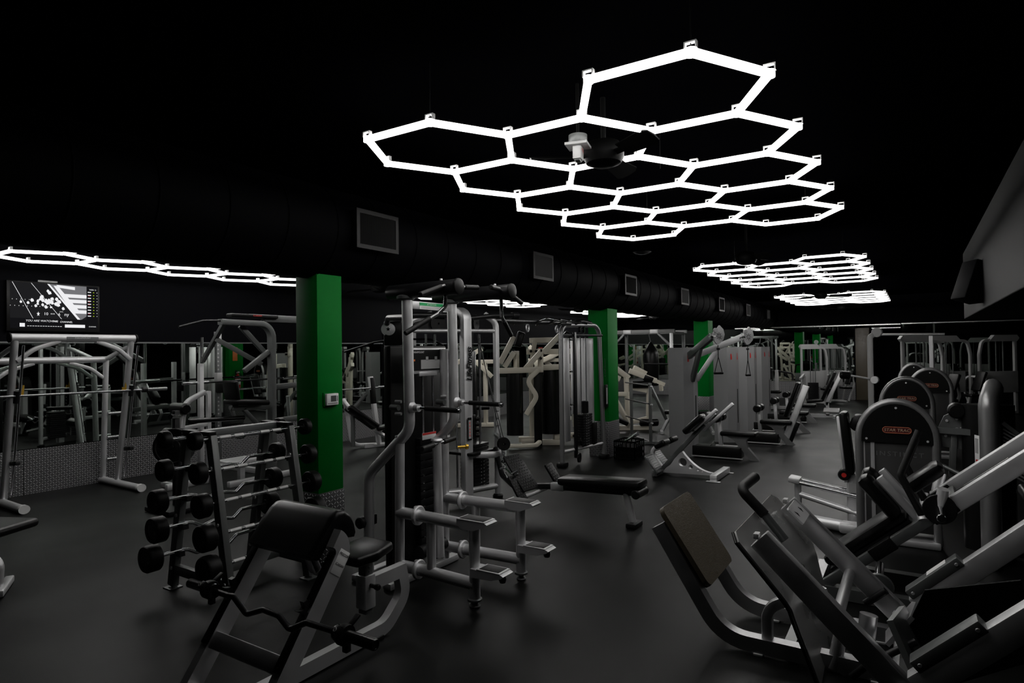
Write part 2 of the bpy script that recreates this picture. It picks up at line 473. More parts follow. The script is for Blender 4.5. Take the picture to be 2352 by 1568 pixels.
first = panel('largest honeycomb light, nearest, hanging over the open floor in front of the duct', 0, 0)
tube0 = node0 = None
for (a, b) in edges.values():
    if tube0 is None:
        o = tm.obj('light_tube', 'tube_light', (0, 0, 0), first, 40); tube0 = o
    else:
        o = tube0.copy(); COL.objects.link(o); o.parent = first
    o.location = ((a[0] + b[0]) / 2 - PX, (a[1] + b[1]) / 2 - PY, 0)
    o.rotation_euler[2] = math.atan2(b[1] - a[1], b[0] - a[0])
for (p, q) in nodes.values():
    if node0 is None:
        o = jm.obj('joint', 'tube_light', (0, 0, 0), first, 40); node0 = o; cl = cm.obj('clip', 'clip_plastic', (0, 0, 0), o, 30)
    else:
        o = node0.copy(); COL.objects.link(o); o.parent = first
        c2 = cl.copy(); COL.objects.link(c2); c2.parent = o
    o.location = (p - PX, q - PY, 0)
    o.rotation_euler[2] = 0 if any(abs(p - x - S) < .02 or abs(p - x + S / 2) < .02 for x in cx) else PI
for (hx, hy) in ((cx[2], 3.066), (cx[0], 3.066), (cx[2], 6.39), (cx[0], 6.39), (cx[1], 4.73)):
    a = V((hx + S * .5, hy - S * .866, HZ + .02)); part('suspension_wire', MB().cyl(a, (a.x, a.y, ZC - .002), .0025, n=6), 'fan_black', first)
copy_thing(first, (PX - .03, PY + 7.05, HZ), 'second honeycomb light, farther down the room above the silver towers')
copy_thing(first, (PX - .03, PY + 14.0, HZ), 'far honeycomb light beyond the second one, near the end wall')
copy_thing(first, (PX - 5.86, PY + .075, HZ - .13), 'honeycomb light over the smith machine, partly hidden behind the duct')
copy_thing(first, (PX - 5.86, PY + 7.1, HZ - .13), 'honeycomb light seen through the chin-up station under the duct')
copy_thing(first, (PX - 5.86, PY + 14.0, HZ - .13), 'honeycomb light behind the second green column under the duct')

# ------------------------------------------------------------------ preacher curl bench (front left)
def bolt(m, p, ax, r=.009, h=.008): m.cyl(p, V(p) + V(ax).normalized() * h, r, r * .8, 10)
t = thing('preacher_curl_bench', 'silver preacher curl bench with black arm pad in the front left', 'weight bench', (-2.8, 2.2, 0))
UPX = (1, 0, 0)
for x, nm in ((-3.09, 'left'), (-2.51, 'right')):
    m = MB()
    # flat-sided tube leaning back, bent over at the top to carry the pad
    pts = [V((x, 1.72, 0))] + [V((x, 2.166 + .075 * math.cos(R(q)), .741 + .075 * math.sin(R(q)))) for q in range(-36, 61, 8)]
    pr = [(-.026, -.05), (.026, -.05), (.026, .05), (-.026, .05)]
    m.sweep(pts, [(b, a) for a, b in pr][::-1] if False else [(-.046, -.026), (.046, -.026), (.046, .026), (-.046, .026)], (1, 0, 0))
    leg = part('leg', m, 'silver', t)
    g = MB()
    d = V((0, .57, .775)).normalized(); nrm = V((0, -d.z, d.y))
    for (s0, s1) in ((.30, .58), (.61, .86)):
        a = V((x, 1.72, 0)) + d * s0 + nrm * .050; b = V((x, 1.72, 0)) + d * s1 + nrm * .050
        g.beam(a, b, .05, .016, tuple(nrm), .004)
        for q in (a + d * .02, b - d * .02): bolt(g, q + nrm * .008, nrm, .006, .004)
    part('scuff_strip', g, 'black_plastic', leg)
    h = MB(); c0 = V((x, 1.72, 0)) + d * .60 + nrm * .05
    h.prism([(-.035, 0), (.03, 0), (.03, .035), (.012, .05), (-.008, .025), (-.022, .03), (-.035, .06)], c0, tuple(d), tuple(nrm), .03)
    part('bar_hook', h, 'black_metal', leg)
m = MB().beam((-3.07, 1.905, .275), (-2.53, 1.905, .275), .05, .085, (0, .59, .81), .008)
part('cross_bar', m, 'silver', t)
m = MB().beam((-3.07, 2.24, .78), (-2.53, 2.24, .78), .05, .05, (0, 0, 1), .006)
m.beam((-2.8, 2.24, .76), (-2.8, 2.33, .55), .05, .05, (1, 0, 0), .006)
part('pad_bracket', m, 'silver', t)
m.sweep(fillet([(-2.8, 1.90, .05), (-2.8, 2.86, .05), (-2.8, 3.03, .20), (-2.8, 2.995, .355), (-2.8, 2.70, .355)], [0, .16, .12, 0, 0], 7), [(-.04, -.028), (.04, -.028), (.04, .028), (-.04, .028)], (1, 0, 0))
part('base_rail', m, 'silver', t)
m = MB().beam((-3.05, 1.80, .05), (-2.55, 1.80, .05), .05, .07, (0, 0, 1), .006)
part('floor_bar', m, 'silver', t)
m = MB()
for y in (2.05, 2.78): m.box((-2.8, y, .011), (.075, .07, .022), None, .004)
part('floor_pad', m, 'black_plastic', t)
m = MB().beam((-2.8, 2.70, .22), (-2.8, 2.70, .42), .085, .085, (0, 1, 0), .008)
p = part('seat_post_sleeve', m, 'silver', t)
m = MB().beam((-2.8, 2.70, .19), (-2.8, 2.70, .52), .062, .062, (0, 1, 0), .005)
for k in range(4): bolt(m, (-2.769, 2.70, .44 + .025 * k), (1, 0, 0), .008, .001)
part('seat_post', m, 'gunmetal', t)
m = MB().cyl((-2.76, 2.70, .36), (-2.725, 2.70, .36), .013, n=14).lathe((-2.725, 2.70, .36), (1, 0, 0), [(0, 0), (.012, 0), (.017, .008), (.019, .03), (.014, .038), (0, .04)], 14)
part('pop_pin', m, 'black_plastic', p)
Rs = rot('X', 5)
m = MB(); poly = []
for (a, b) in ((-.12, -.17), (.12, -.17), (.155, -.04), (.12, .13), (-.12, .13), (-.155, -.04)): poly.append((a, b))
m2 = MB().prism(poly, (0, 0, 0), (1, 0, 0), (0, 1, 0), .06)
bm = bmesh.new()
vv = [bm.verts.new(v) for v in [V((a, b, z)) for z in (-.03, .03) for a, b in poly]]
n = len(poly); bm.faces.new(vv[:n][::-1]); bm.faces.new(vv[n:])
for i in range(n): bm.faces.new((vv[i], vv[(i + 1) % n], vv[n + (i + 1) % n], vv[n + i]))
bmesh.ops.bevel(bm, geom=list(bm.edges), offset=.022, segments=3, profile=.5, affect='EDGES'); bm.verts.index_update()
m.add([Rs @ v.co + V((-2.8, 2.69, .565)) for v in bm.verts], [[v.index for v in f.verts] for f in bm.faces]); bm.free()
part('seat', m, 'vinyl', t)
# arm pad: a saddle section swept across X
sec = [(2.085, .735), (2.10, .71), (2.135, .70), (2.19, .765), (2.245, .825), (2.29, .835), (2.325, .80), (2.345, .765), (2.372, .762), (2.385, .785),
       (2.375, .835), (2.35, .89), (2.31, .92), (2.265, .92), (2.225, .895), (2.15, .81)]
m = MB(); rows = []
for (x, sc) in ((-3.06, .0), (-3.058, .8), (-3.045, .96), (-3.02, 1), (-2.58, 1), (-2.555, .96), (-2.542, .8), (-2.54, .0)):
    cy = sum(a for a, b in sec) / len(sec); cz = sum(b for a, b in sec) / len(sec)
    k = .55 + .45 * sc
    # shrink towards the section's spine rather than its centre so the saddle stays hollow below
    row = []
    for i, (a, b) in enumerate(sec):
        j = (15 - i) % 16 if False else i
        row.append(V((x, a, b)))
    rows.append((row, x, sc))
sp = [(2.11, .735), (2.12, .735), (2.14, .74), (2.19, .79), (2.24, .85), (2.285, .868), (2.335, .84), (2.355, .80), (2.365, .785), (2.365, .80), (2.35, .83), (2.325, .865), (2.295, .882), (2.265, .88), (2.235, .86), (2.16, .785)]
vs = []; fs = []
for row, x, sc in rows:
    for i, q in enumerate(row):
        s_ = V((x, *sp[i])); kk = min(1, sc) if sc else .3
        vs.append(s_.lerp(q, kk) if sc < 1 else q)
n = 16
for i in range(len(rows) - 1):
    for j in range(n): fs.append((i * n + j, i * n + (j + 1) % n, (i + 1) * n + (j + 1) % n, (i + 1) * n + j))
fs.append(list(range(n))[::-1]); fs.append([(len(rows) - 1) * n + j for j in range(n)])
m.add(vs, fs)
pad = part('arm_pad', m, 'vinyl', t, None, 60)
# maker's plate on the right leg, facing forward-right
d = V((0, .57, .775)).normalized(); nrm = V((0, -d.z, d.y))
a = V((-2.51, 1.72, 0)) + d * .845
m = MB().box(a + V((.0265, 0, 0)) , (.003, .072, .125), Matrix((V((1, 0, 0)), nrm, d)).transposed(), .001)
pl = part('maker_plate', m, 'paper', t)
m = MB().text('PRECOR', a + V((.029, 0, 0)) + d * .04, nrm * -1, d, .018, .0006, .15, bold=.0006)
m.text('ICARIAN', a + V((.029, 0, 0)) - d * .012, nrm * -1, d, .016, .0006, .15, bold=.0004)
part('lettering', m, 'ink', pl)

# ------------------------------------------------------------------ black curl bar resting on the hooks
Y0, Z0 = 1.945, .50
t = thing('curl_bar', 'black curl bar with lock collars lying across the hooks of the preacher bench', 'barbell', (-2.66, Y0, Z0))
X0 = -3.365
m = MB()
pts = [(-3.13, 0, 0), (-2.98, 0, 0), (-2.87, -.02, -.055), (-2.76, -.01, 0.0), (-2.66, 0, 0), (-2.56, -.01, -.05), (-2.46, -.012, -.005), (-2.40, 0, 0), (-2.16, 0, 0)]
pts = [(-3.13, 0, 0), (-3.02, 0, 0.0), (-2.955, -.01, .012), (-2.83, -.02, -.05), (-2.72, -.005, -.008), (-2.60, -.005, -.012), (-2.50, -.02, -.05), (-2.40, -.005, .0), (-2.20, 0, 0)]
m.tube([(x, Y0 + a, Z0 + b) for x, a, b in pts], .0145, .04, 12, seg=6)
part('shaft', m, 'black_metal', t)
for (xa, xb) in ((-3.13, -3.37), (-2.20, -1.962)):
    s = 1 if xb > xa else -1
    m = MB().lathe((xa, Y0, Z0), (s, 0, 0), [(0, 0), (.036, 0), (.038, .012), (.026, .016), (.025, .018), (.025, .235), (.022, .24), (.018, .24), (.017, .236), (0, .236)], 24)
    part('sleeve', m, 'black_gloss', t)
    xc = xa + s * .03
    m = MB().lathe((xc, Y0, Z0), (s, 0, 0), [(.026, 0), (.045, 0), (.047, .006), (.047, .034), (.045, .04), (.026, .04)], 24)
    m.box((xc + s * .02, Y0 - .035, Z0 + .03), (.036, .04, .035), rot('X', 35), .006).box((xc + s * .02, Y0 + .01, Z0 - .055), (.03, .03, .05), None, .005)
    cl = part('lock_collar', m, 'black_plastic', t)
    m = MB().box((xc + s * .025, Y0 + .045, Z0 + .045), (.03, .075, .012), rot('X', 30), .004)
    part('lever', m, 'black_plastic', cl)
    m = MB().torus((xc + s * .02, Y0 - .0565, Z0 + .045), (0, -.8, .6), .008, .0018, 14, 6)
    part('emblem_ring', m, 'white_metal', cl)

# ------------------------------------------------------------------ A-frame rack of fixed barbells
BH = (1.15, .93, .71, .497, .29)
FX = (-4.22, -4.18, -4.14, -4.10, -4.06); BXx = (-4.46, -4.50, -4.55, -4.60, -4.65)
t = thing('barbell_rack', 'dark A-frame rack holding ten fixed barbells beside the first green column', 'barbell rack', (-4.35, 2.9, 0))
def zx_front(z): return -4.225 + (1.17 - z) * (.225 / 1.17)
def zx_back(z): return -4.525 - (1.17 - z) * (.205 / 1.17)
for y in (2.60, 3.26):
    for fx, nm in ((zx_front, 'f'), (zx_back, 'b')):
        m = MB().beam((fx(0) , y, 0.02), (fx(1.17), y, 1.17), .05, .075, (1, 0, 0), .006)
        leg = part('leg', m, 'gunmetal', t)
        m = MB().box((fx(0), y, .005), (.10, .10, .01), None, .002)
        part('foot_plate', m, 'silver_dark', leg)
        m = MB()
        for z in (.95, .56, .16):
            s = 1 if y > 3 else -1
            m.cyl((fx(z), y - .025, z), (fx(z), y - .032, z), .014, .012, 10).cyl((fx(z), y + .025, z), (fx(z), y + .032, z), .014, .012, 10)
        part('bolt', m, 'silver', leg)
    m = MB().beam((zx_back(.15), y, .15), (zx_front(.15), y, .15), .045, .07, (0, 0, 1), .005)
    part('end_tie', m, 'gunmetal', t)
    m = MB().beam((zx_back(1.17) - .02, y, 1.185), (zx_front(1.17) + .02, y, 1.185), .06, .03, (0, 0, 1), .005)
    part('top_cap', m, 'black_plastic', t)
m = MB().beam((-4.37, 2.57, 1.165), (-4.37, 3.29, 1.165), .06, .07, (0, 0, 1), .006)
part('ridge_beam', m, 'silver_dark', t)
m = MB().beam((-4.35, 2.6, .15), (-4.35, 3.26, .15), .05, .06, (0, 0, 1), .005)
part('low_beam', m, 'gunmetal', t)
for i, z in enumerate(BH):
    for xs, sgn, fx in ((FX, 1, zx_front), (BXx, -1, zx_back)):
        for y in (2.60, 3.26):
            x = xs[i]
            m = MB().prism([(-.055, -.02), (.022, -.022), (.032, .012), (.024, .018), (.012, -.004), (-.014, -.004), (-.02, .018), (-.05, .018)], (x, y, z - .014), (sgn, 0, 0), (0, 0, 1), .04)
            part('saddle', m, 'black_metal', t)
rads = (.066, .078, .085, .094, .097); wid = (.062, .072, .082, .092, .098)
nth = ('top', 'second', 'middle', 'fourth', 'lowest')
for side, xs, lab in (('straight', FX, 'straight chrome fixed barbell with black heads, %s on the near side of the A-frame rack'),
                      ('curl', BXx, 'bent chrome curl barbell with black heads, %s on the far side of the A-frame rack')):
    for i, z in enumerate(BH):
        x = xs[i]; rr, ww = rads[i], wid[i]
        ya, yb = (2.48, 3.41) if side == 'straight' else (2.40 + .02 * (i % 2), 3.42)
        if side == 'curl': yb = 3.35
        t = thing('fixed_barbell', lab % nth[i], 'barbell', (x, 2.93, z), side + ' barbells on the A-frame rack')
        m = MB()
        if side == 'straight': m.cyl((x, ya, z), (x, yb, z), .0135, n=14)
        else:
            ym = (ya + yb) / 2
            pts = [(0, ya, 0), (0, ya + .22, 0), (0, ym - .20, -.012), (0, ym - .13, -.055), (0, ym - .04, -.035), (0, ym + .04, -.035), (0, ym + .13, -.055), (0, ym + .20, -.0), (0, yb - .2, 0), (0, yb, 0)]
            m.tube([(x + a, b, z + c) for a, b, c in pts], .0135, .03, 12)
        bar = part('bar', m, 'chrome', t)
        if side == 'straight':
            m = MB()
            for a, b in ((2.66, 2.745), (2.775, 2.85), (2.995, 3.07), (3.10, 3.175)): m.cyl((x, a, z), (x, b, z), .0142, n=14)
            part('knurling', m, 'knurl', bar)
        for y, s in ((ya, -1), (yb, 1)):
            m = MB().lathe((x, y - s * ww / 2, z), (0, s, 0), [(0, 0), (.03, 0), (.032, .004), (rr - .006, .004), (rr, .011), (rr, ww - .012), (rr - .008, ww), (rr * .62, ww + .001), (rr * .6, ww - .003), (0, ww - .003)], 30)
            h = part('head', m, 'rubber', t)
            if s < 0 and i >= 1:
                m = MB().text('60' if i == 4 or (i == 3 and side == 'straight') else '50', (x + rr * .55, y - ww / 2 - .0012, z - .01), (1, 0, 0), (0, 0, 1), .026, .0006)
                m.text('MAX', (x - rr * .35, y - ww / 2 - .0012, z + .01), (.2, 0, 1), (-1, 0, .2), .024, .0006)
                part('weight_mark', m, 'paper_grey', h)

# ------------------------------------------------------------------ assisted chin and dip station
t = thing('chin_dip_station', 'tall silver assisted chin-up and dip station with four foot steps', 'gym machine', (-3.2, 3.78, 0))
YL, YR = 3.52, 4.06
for y, nm in ((YL, 'l'), (YR, 'r')):
    m = MB().tube([(-3.19, y, 2.16), (-3.175, y, 1.17), (-3.60, y, .80), (-3.615, y, .0)], .040, [0, .15, .15, 0], 18, seg=8)
    upr = part('main_upright', m, 'silver', t)
    m = MB().lathe((-3.20, y, 2.135), (0, 0, 1), [(0, 0), (.05, 0), (.068, .012), (.07, .03), (.05, .04), (0, .04)], 24)
    part('top_collar', m, 'silver_dark', upr)
    m = MB().tube([(-3.29, y, .03), (-3.275, y, 1.12 if y < 3.7 else 1.77)], .036, 0, 16)
    part('front_post', m, 'silver', t)
    # head beam
    s = -1 if y < 3.7 else 1
    x1 = -2.70 if y < 3.7 else -2.60
    m = MB().lathe((-3.36, y, 2.20), (1, 0, .01), [(0, 0), (.052, 0), (.056, .006), (.056, x1 + 3.36 - .02), (.05, x1 + 3.36), (0, x1 + 3.365)], 24)
    hb = part('head_beam', m, 'black_metal', t)
    m = MB().lathe((x1 - .012, y, 2.208), (1, 0, .01), [(0, 0), (.058, 0), (.06, .006), (.056, .018), (.04, .024), (0, .026)], 24)
    part('end_cap', m, 'black_plastic', hb)
    bolt_m = MB(); bolt(bolt_m, (x1 - .16, y, 2.262), (0, 0, 1), .012, .012); part('bolt', bolt_m, 'silver', hb)
    xg = x1 - .09
    g = MB().cyl((xg, y + s * .04, 2.215), (xg, y + s * .10, 2.20), .015, n=12)
    gr = part('wide_grip_stub', g, 'chrome', hb)
    part('wide_grip', MB().cyl((xg, y + s * .085, 2.205), (xg - .01, y + s * .30, 2.135), .0185, n=14, bev=.005), 'grip', hb)
    part('inner_grip_stub', MB().cyl((xg + .02, y - s * .04, 2.21), (xg + .05, y - s * .13, 2.215), .013, n=12), 'chrome', hb)
    part('inner_grip', MB().cyl((xg + .05, y - s * .12, 2.214), (xg + .07, y - s * .26, 2.22), .0185, n=14, bev=.005), 'grip', hb)
    pts = [(xg - .02, y + s * .01, 2.16), (xg - .02, y + s * .015, 2.07), (xg - .05, y + s * .06, 2.02), (xg - .13, y + s * .32, 1.875)]
    part('drop_grip_bar', MB().tube(pts[:3] + [tuple(V(pts[2]).lerp(V(pts[3]), .3))], .0145, .04, 12), 'chrome', hb)
    part('drop_grip', MB().cyl(V(pts[2]).lerp(V(pts[3]), .25), pts[3], .019, n=14, bev=.004), 'grip', hb)
    # dip handle with hub
    m = MB().cyl((-3.175 + .03, y, 1.335), (-3.12, y, 1.335), .045, .028, 18)
    m.cyl((-3.12, y, 1.335), (-3.08, y, 1.335), .028, n=16)
    part('hub_stub', MB().cyl((-3.24, y - .045, 1.335), (-3.32, y - .045, 1.335), .022, n=12), 'silver_dark', t)
    for z in (1.38, 1.29): part('hub_bolt', MB().cyl((-3.22, y - .04, z), (-3.27, y - .05, z), .012, n=10), 'silver', t)
    hub = part('dip_hub', m, 'silver', t)
    part('dip_bar', MB().cyl((-3.09, y, 1.335), (-2.70, y, 1.33), .013, n=12).cyl((-2.725, y, 1.33), (-2.708, y, 1.33), .021, n=14), 'chrome', hub)
    part('dip_grip', MB().cyl((-3.02, y, 1.334), (-2.722, y, 1.33), .0185, n=14), 'grip', hub)
    # two arms that carry the steps
    y2 = y + s * .03
    for z, zt in ((.545, 'upper'), (.15, 'lower')):
        m = MB().tube([(-3.29, y, z), (-3.0, y + s * .005, z), (-2.56, y2, z)], .042, .2, 18)
        arm = part('step_arm', m, 'silver', t)
        m = MB().lathe((-3.10, y, z), (1, 0, 0), [(.042, -.012), (.066, -.012), (.072, -.004), (.072, .006), (.066, .014), (.042, .014)], 24)
        m.lathe((-3.135, y, z + .052), (1, 0, 0), [(0, 0), (.012, 0), (.016, .01), (.016, .045), (0, .05)], 12).lathe((-3.135, y, z - .055), (1, 0, 0), [(0, 0), (.012, 0), (.016, .01), (.016, .045), (0, .05)], 12)
        part('flange', m, 'silver_bright', arm)
    m = MB().tube([(-2.975, y + s * .005, .16), (-2.975, y + s * .005, .54)], .034, 0, 16)
    part('strut', m, 'silver', t)
    m = MB().tube([(-2.57, y2, .05), (-2.57, y2, .56)], .038, 0, 18)
    fp = part('step_post', m, 'silver', t)
    part('foot', MB().lathe((-2.57, y2, 0), (0, 0, 1), [(0, 0), (.034, 0), (.038, .006), (.03, .018), (.022, .024), (.022, .036), (.05, .042), (.05, .054), (.038, .06), (0, .06)], 20), 'silver_dark', t)
    for (xc, z) in ((-2.555, .595), (-2.415, .275)):
        m = MB().prism([(-.12, .014), (.115, .014), (.135, .004), (.12, -.012), (.02, -.05), (-.08, -.05), (-.12, -.02)] if z > .5 else [(-.15, .012), (.1, .012), (.12, .002), (.1, -.014), (.02, -.04), (-.15, -.045)], (xc, y2, z - .012), (1, 0, 0), (0, 0, 1), .125)
        st = part('step', m, 'silver', t)
        part('step_frame', MB().box((xc, y2, z + .004), (.235 if z > .5 else .19, .13, .008), None, .003), 'silver_bright', st)
        part('tread', MB().box((xc, y2, z + .009), (.20 if z > .5 else .155, .105, .004), None, .001), 'rubber', st)
        if z < .5: part('bumper', MB().lathe((xc + .075, y2, z - .07), (0, 0, 1), [(0, 0), (.02, 0), (.026, .02), (.02, .045), (0, .045)], 14), 'rubber', st)
part('base_bar', MB().beam((-3.29, 3.38, .028), (-3.29, 4.20, .028), .08, .05, (0, 0, 1), .008), 'silver', t)
part('rear_base_bar', MB().beam((-3.62, 3.38, .028), (-3.62, 4.20, .028), .08, .05, (0, 0, 1), .008), 'silver', t)
cbar = part('head_plate', MB().bx((-3.215, YL + .03, 2.075), (-3.19, YR - .03, 2.135), .004), 'silver', t)
part('attention_label', MB().bx((-3.19, 3.66, 2.077), (-3.187, 3.94, 2.128)), 'paper', cbar)
m = MB().bx((-3.187, 3.66, 2.105), (-3.1855, 3.94, 2.128)); part('label_band', m, 'green_ink', cbar)
part('label_lettering', MB().text('ATTENTION', (-3.185, 3.80, 2.116), (0, 1, 0), (0, 0, 1), .02), 'paper', cbar)
m = MB()
for k in range(2): m.bx((-3.187, 3.68, 2.094 - .009 * k), (-3.186, 3.92, 2.097 - .009 * k))
part('label_lines', m, 'paper_grey', cbar)
# instruction placard between the posts
pl = part('placard_frame', MB().bx((-3.33, 3.62, 1.575), (-3.305, 4.12, 1.78), .006).bx((-3.33, 3.78, 1.555), (-3.30, 4.0, 1.59), .004), 'silver', t)
part('placard', MB().bx((-3.305, 3.635, 1.60), (-3.302, 4.105, 1.765)), 'ink', pl)
part('chart', MB().bx((-3.302, 3.80, 1.612), (-3.3005, 4.07, 1.685)).bx((-3.302, 3.86, 1.68), (-3.3005, 3.89, 1.71)).bx((-3.302, 3.97, 1.68), (-3.3005, 4.0, 1.71)), 'paper_grey', pl)
part('chart_band', MB().bx((-3.302, 3.66, 1.675), (-3.3005, 3.73, 1.69)), 'orange', pl)
part('placard_lettering', MB().text('PARAMOUNT', (-3.3005, 3.77, 1.745), (0, 1, 0), (0, 0, 1), .022), 'paper', pl)
# weight stack in its shroud
part('shroud', MB().bx((-3.52, 3.60, .06), (-3.44, 4.30, 1.80), .02), 'black_plastic', t)
st = MB()
for k in range(15): st.bx((-3.44, 3.88, .12 + .062 * k), (-3.385, 4.12, .12 + .062 * k + .056), .004)
part('weight_stack', st, 'black_metal', t)
part('stack_label', MB().bx((-3.386, 3.90, 1.03), (-3.380, 4.07, 1.085), .002), 'paper', t)
part('label_stripe', MB().bx((-3.380, 3.90, 1.068), (-3.3785, 4.07, 1.085)), 'red_ink', t)
m = MB()
for y in (3.93, 4.06): m.cyl((-3.40, y, .1), (-3.40, y, 1.6), .010, n=10)
part('guide_rod', m, 'chrome', t)
part('warning_label', MB().bx((-3.24, 4.045, 1.04), (-3.2385, 4.078, 1.28)), 'paper', t)
part('warning_band', MB().bx((-3.2385, 4.045, 1.25), (-3.2375, 4.078, 1.28)), 'orange', t)
# assist lever with its grips
lv = part('assist_lever', MB().tube([(-3.13, 3.80, .16), (-3.15, 3.80, 1.05)], .036, 0, 18).lathe((-3.15, 3.80, 1.05), (0, 0, 1), [(0, 0), (.045, 0), (.048, .01), (.04, .022), (0, .024)], 20), 'silver', t)
part('lever_bar', MB().cyl((-3.13, 3.62, 1.02), (-3.13, 3.98, 1.05), .013, n=12), 'chrome', lv)
for a, b in ((3.60, 3.74), (3.86, 4.0)): part('lever_grip', MB().cyl((-3.13, a, 1.02 + (a - 3.62) * .083), (-3.13, b, 1.02 + (b - 3.62) * .083), .021, n=14, bev=.004), 'grip', lv)
part('pop_pin', MB().cyl((-3.10, 4.0, .98), (-3.06, 4.05, .98), .012, n=12).lathe((-3.06, 4.05, .98), (.6, .8, 0), [(0, 0), (.02, .002), (.023, .012), (.018, .024), (0, .026)], 14), 'brass', lv)
part('lever_hub', MB().cyl((-3.22, 3.66, .21), (-3.22, 3.96, .21), .05, n=20), 'black_metal', t)
part('roller', MB().cyl((-3.64, 3.44, .43), (-3.64, 3.50, .43), .045, n=18, bev=.008).beam((-3.64, 3.5, .43), (-3.64, 3.62, .43), .05, .08, (0, 0, 1), .01), 'black_metal', t)
# ------------------------------------------------------------------ smith machine at the left wall
t = thing('smith_machine', 'silver smith machine with an arched top frame in front of the left mirror', 'gym machine', (-8.95, 3.6, 0))
YA, YB = 2.98, 4.24
for y in (YA, YB):
    part('base_tube', MB().oval([(-8.42, y - .03, .045), (-9.50, y, .045)], .10, .085, (0, 0, 1)), 'silver', t)
    part('end_cap', MB().oval([(-8.37, y - .032, .05), (-8.425, y - .03, .048)], .112, .10, (0, 0, 1)), 'paper', t)
    part('front_upright', MB().oval([(-9.08, y + .01, .05), (-8.62, y - .03, 1.97)], .075, .075, (0, 1, 0)), 'silver', t)
    part('guide_rod', MB().cyl((-9.03, y + .075, .12), (-8.60, y + .045, 1.88), .014, n=12), 'chrome', t)
    m = MB()
    for k in range(9):
        f = .12 + .092 * k; x = -9.08 + .46 * f; z = .05 + 1.92 * f
        m.cyl((x - .06, y + .03, z), (x - .115, y + .03, z), .012, n=10)
    part('catch_pegs', m, 'chrome', t)
    part('rear_upright', MB().oval([(-9.46, y, .05), (-9.36, y, 1.70)], .07, .07, (0, 1, 0)), 'silver', t)
    part('top_strut', MB().oval([(-8.66, y - .03, 1.86), (-8.80, y - .02, 1.84), (-9.38, y, 1.70)], .05, .06, (0, 0, 1)), 'silver', t)
    for z in (.32, .62, .95): part('plate_peg', MB().cyl((-9.40 + .06 * (z - .6), y + (.03 if y > 3.5 else -.03), z), (-9.40 + .06 * (z - .6), y + (.20 if y > 3.5 else -.20), z), .022, n=14), 'chrome', t)
    part('safety_stop', MB().beam((-8.95, y + .05, .50), (-8.78, y + .05, .52), .05, .05, (0, 0, 1), .008), 'black_metal', t)
m = MB().oval([(-8.62, YA - .07, 1.97), (-8.62, YB + .01, 1.97)], .085, .095, (0, 0, 1))
tb = part('top_bar', m, 'silver', t)
for y, s in ((YA - .075, -1), (YB + .015, 1)): part('top_bar_cap', MB().cyl((-8.62, y, 1.97), (-8.62, y + s * .02, 1.97), .058, n=22, bev=.006), 'black_plastic', tb)
part('maker_strip', MB().bx((-8.577, 3.45, 1.955), (-8.5755, 3.80, 1.985)), 'silver_dark', tb)
part('maker_lettering', MB().text('PARAMOUNT', (-8.5745, 3.625, 1.97), (0, 1, 0), (0, 0, 1), .024, width=1.25), 'paper', tb)
part('rear_bar', MB().oval([(-9.36, YA - .02, 1.70), (-9.36, YB, 1.70)], .075, .085, (0, 0, 1)), 'silver', t)
for y, s in ((YA, 1), (YB - .03, -1)):
    m = MB().rtube([(-8.66, y, 1.70), (-8.64, y + s * .16, 1.84), (-8.62, y + s * .42, 1.935)], .05, .05, (1, 0, 0), .25, .01, 10)
    part('arch_brace', m, 'silver', t)
    m = MB().rtube([(-9.38, y, 1.45), (-9.37, y + s * .16, 1.58), (-9.36, y + s * .42, 1.665)], .045, .045, (1, 0, 0), .25, .01, 10)
    part('arch_brace', m, 'silver', t)
bt = part('smith_bar', MB().cyl((-8.74, 2.55, 1.30), (-8.74, 4.72, 1.285), .0145, n=14), 'chrome', t)
part('sleeve', MB().cyl((-8.74, 4.47, 1.287), (-8.74, 4.73, 1.285), .025, n=18), 'chrome', bt)
part('sleeve_collar', MB().cyl((-8.74, 4.40, 1.287), (-8.74, 4.47, 1.287), .036, n=20, bev=.006), 'black_metal', bt)
for y in (3.05, 4.18):
    part('bar_hook', MB().prism([(-.03, -.03), (.02, -.03), (.03, .10), (.015, .10), (.0, .01), (-.03, .02)], (-8.74, y, 1.32), (0, 1, 0), (0, 0, 1), .012), 'brass', bt)
    part('carriage', MB().cyl((-8.78, y + (.09 if y > 3.5 else -.04), 1.22), (-8.74, y + (.09 if y > 3.5 else -.04), 1.36), .036, n=18), 'black_metal', bt)
# ------------------------------------------------------------------ wall television
TX = -9.49
t = thing('television', 'wall-mounted television showing a football broadcast above the smith machine', 'television', (TX, 3.70, 2.4))
y0, y1, z0, z1 = 3.16, 4.22, 2.075, 2.715
part('casing', MB().bx((TX - .05, y0, z0), (TX, y1, z1), .008), 'black_plastic', t)
part('wall_bracket', MB().bx((XL + .001, 3.55, 2.25), (TX - .05, 3.85, 2.55)).bx((XL + .002, 3.50, z1 - .01), (TX - .02, 3.72, z1 + .025)), 'gunmetal', t)
def emis(name, col, st):
    m = mat(name, (0, 0, 0), .5, spec=.0, emit=col, estr=st); return name
emis('screen_turf', (.012, .012, .013), 1.); emis('screen_light', (.8, .8, .82), 1.); emis('screen_grey', (.16, .16, .17), 1.); emis('screen_dark', (.006, .006, .007), 1.)
emis('screen_red', (.25, .01, .01), 1.); emis('screen_lime', (.35, .5, .02), 1.)
sx = TX + .0015
def SQ(pts, k=0): # quad/polygon on the screen given in 0..1 screen coordinates (right = +Y)
    return [V((sx + .0006 * k, y0 + .035 + (y1 - y0 - .06) * a, z0 + .04 + (z1 - z0 - .06) * b)) for a, b in pts]
def poly(m, pts, k): q = SQ(pts, k); m.add(q, [list(range(len(q)))]); return m
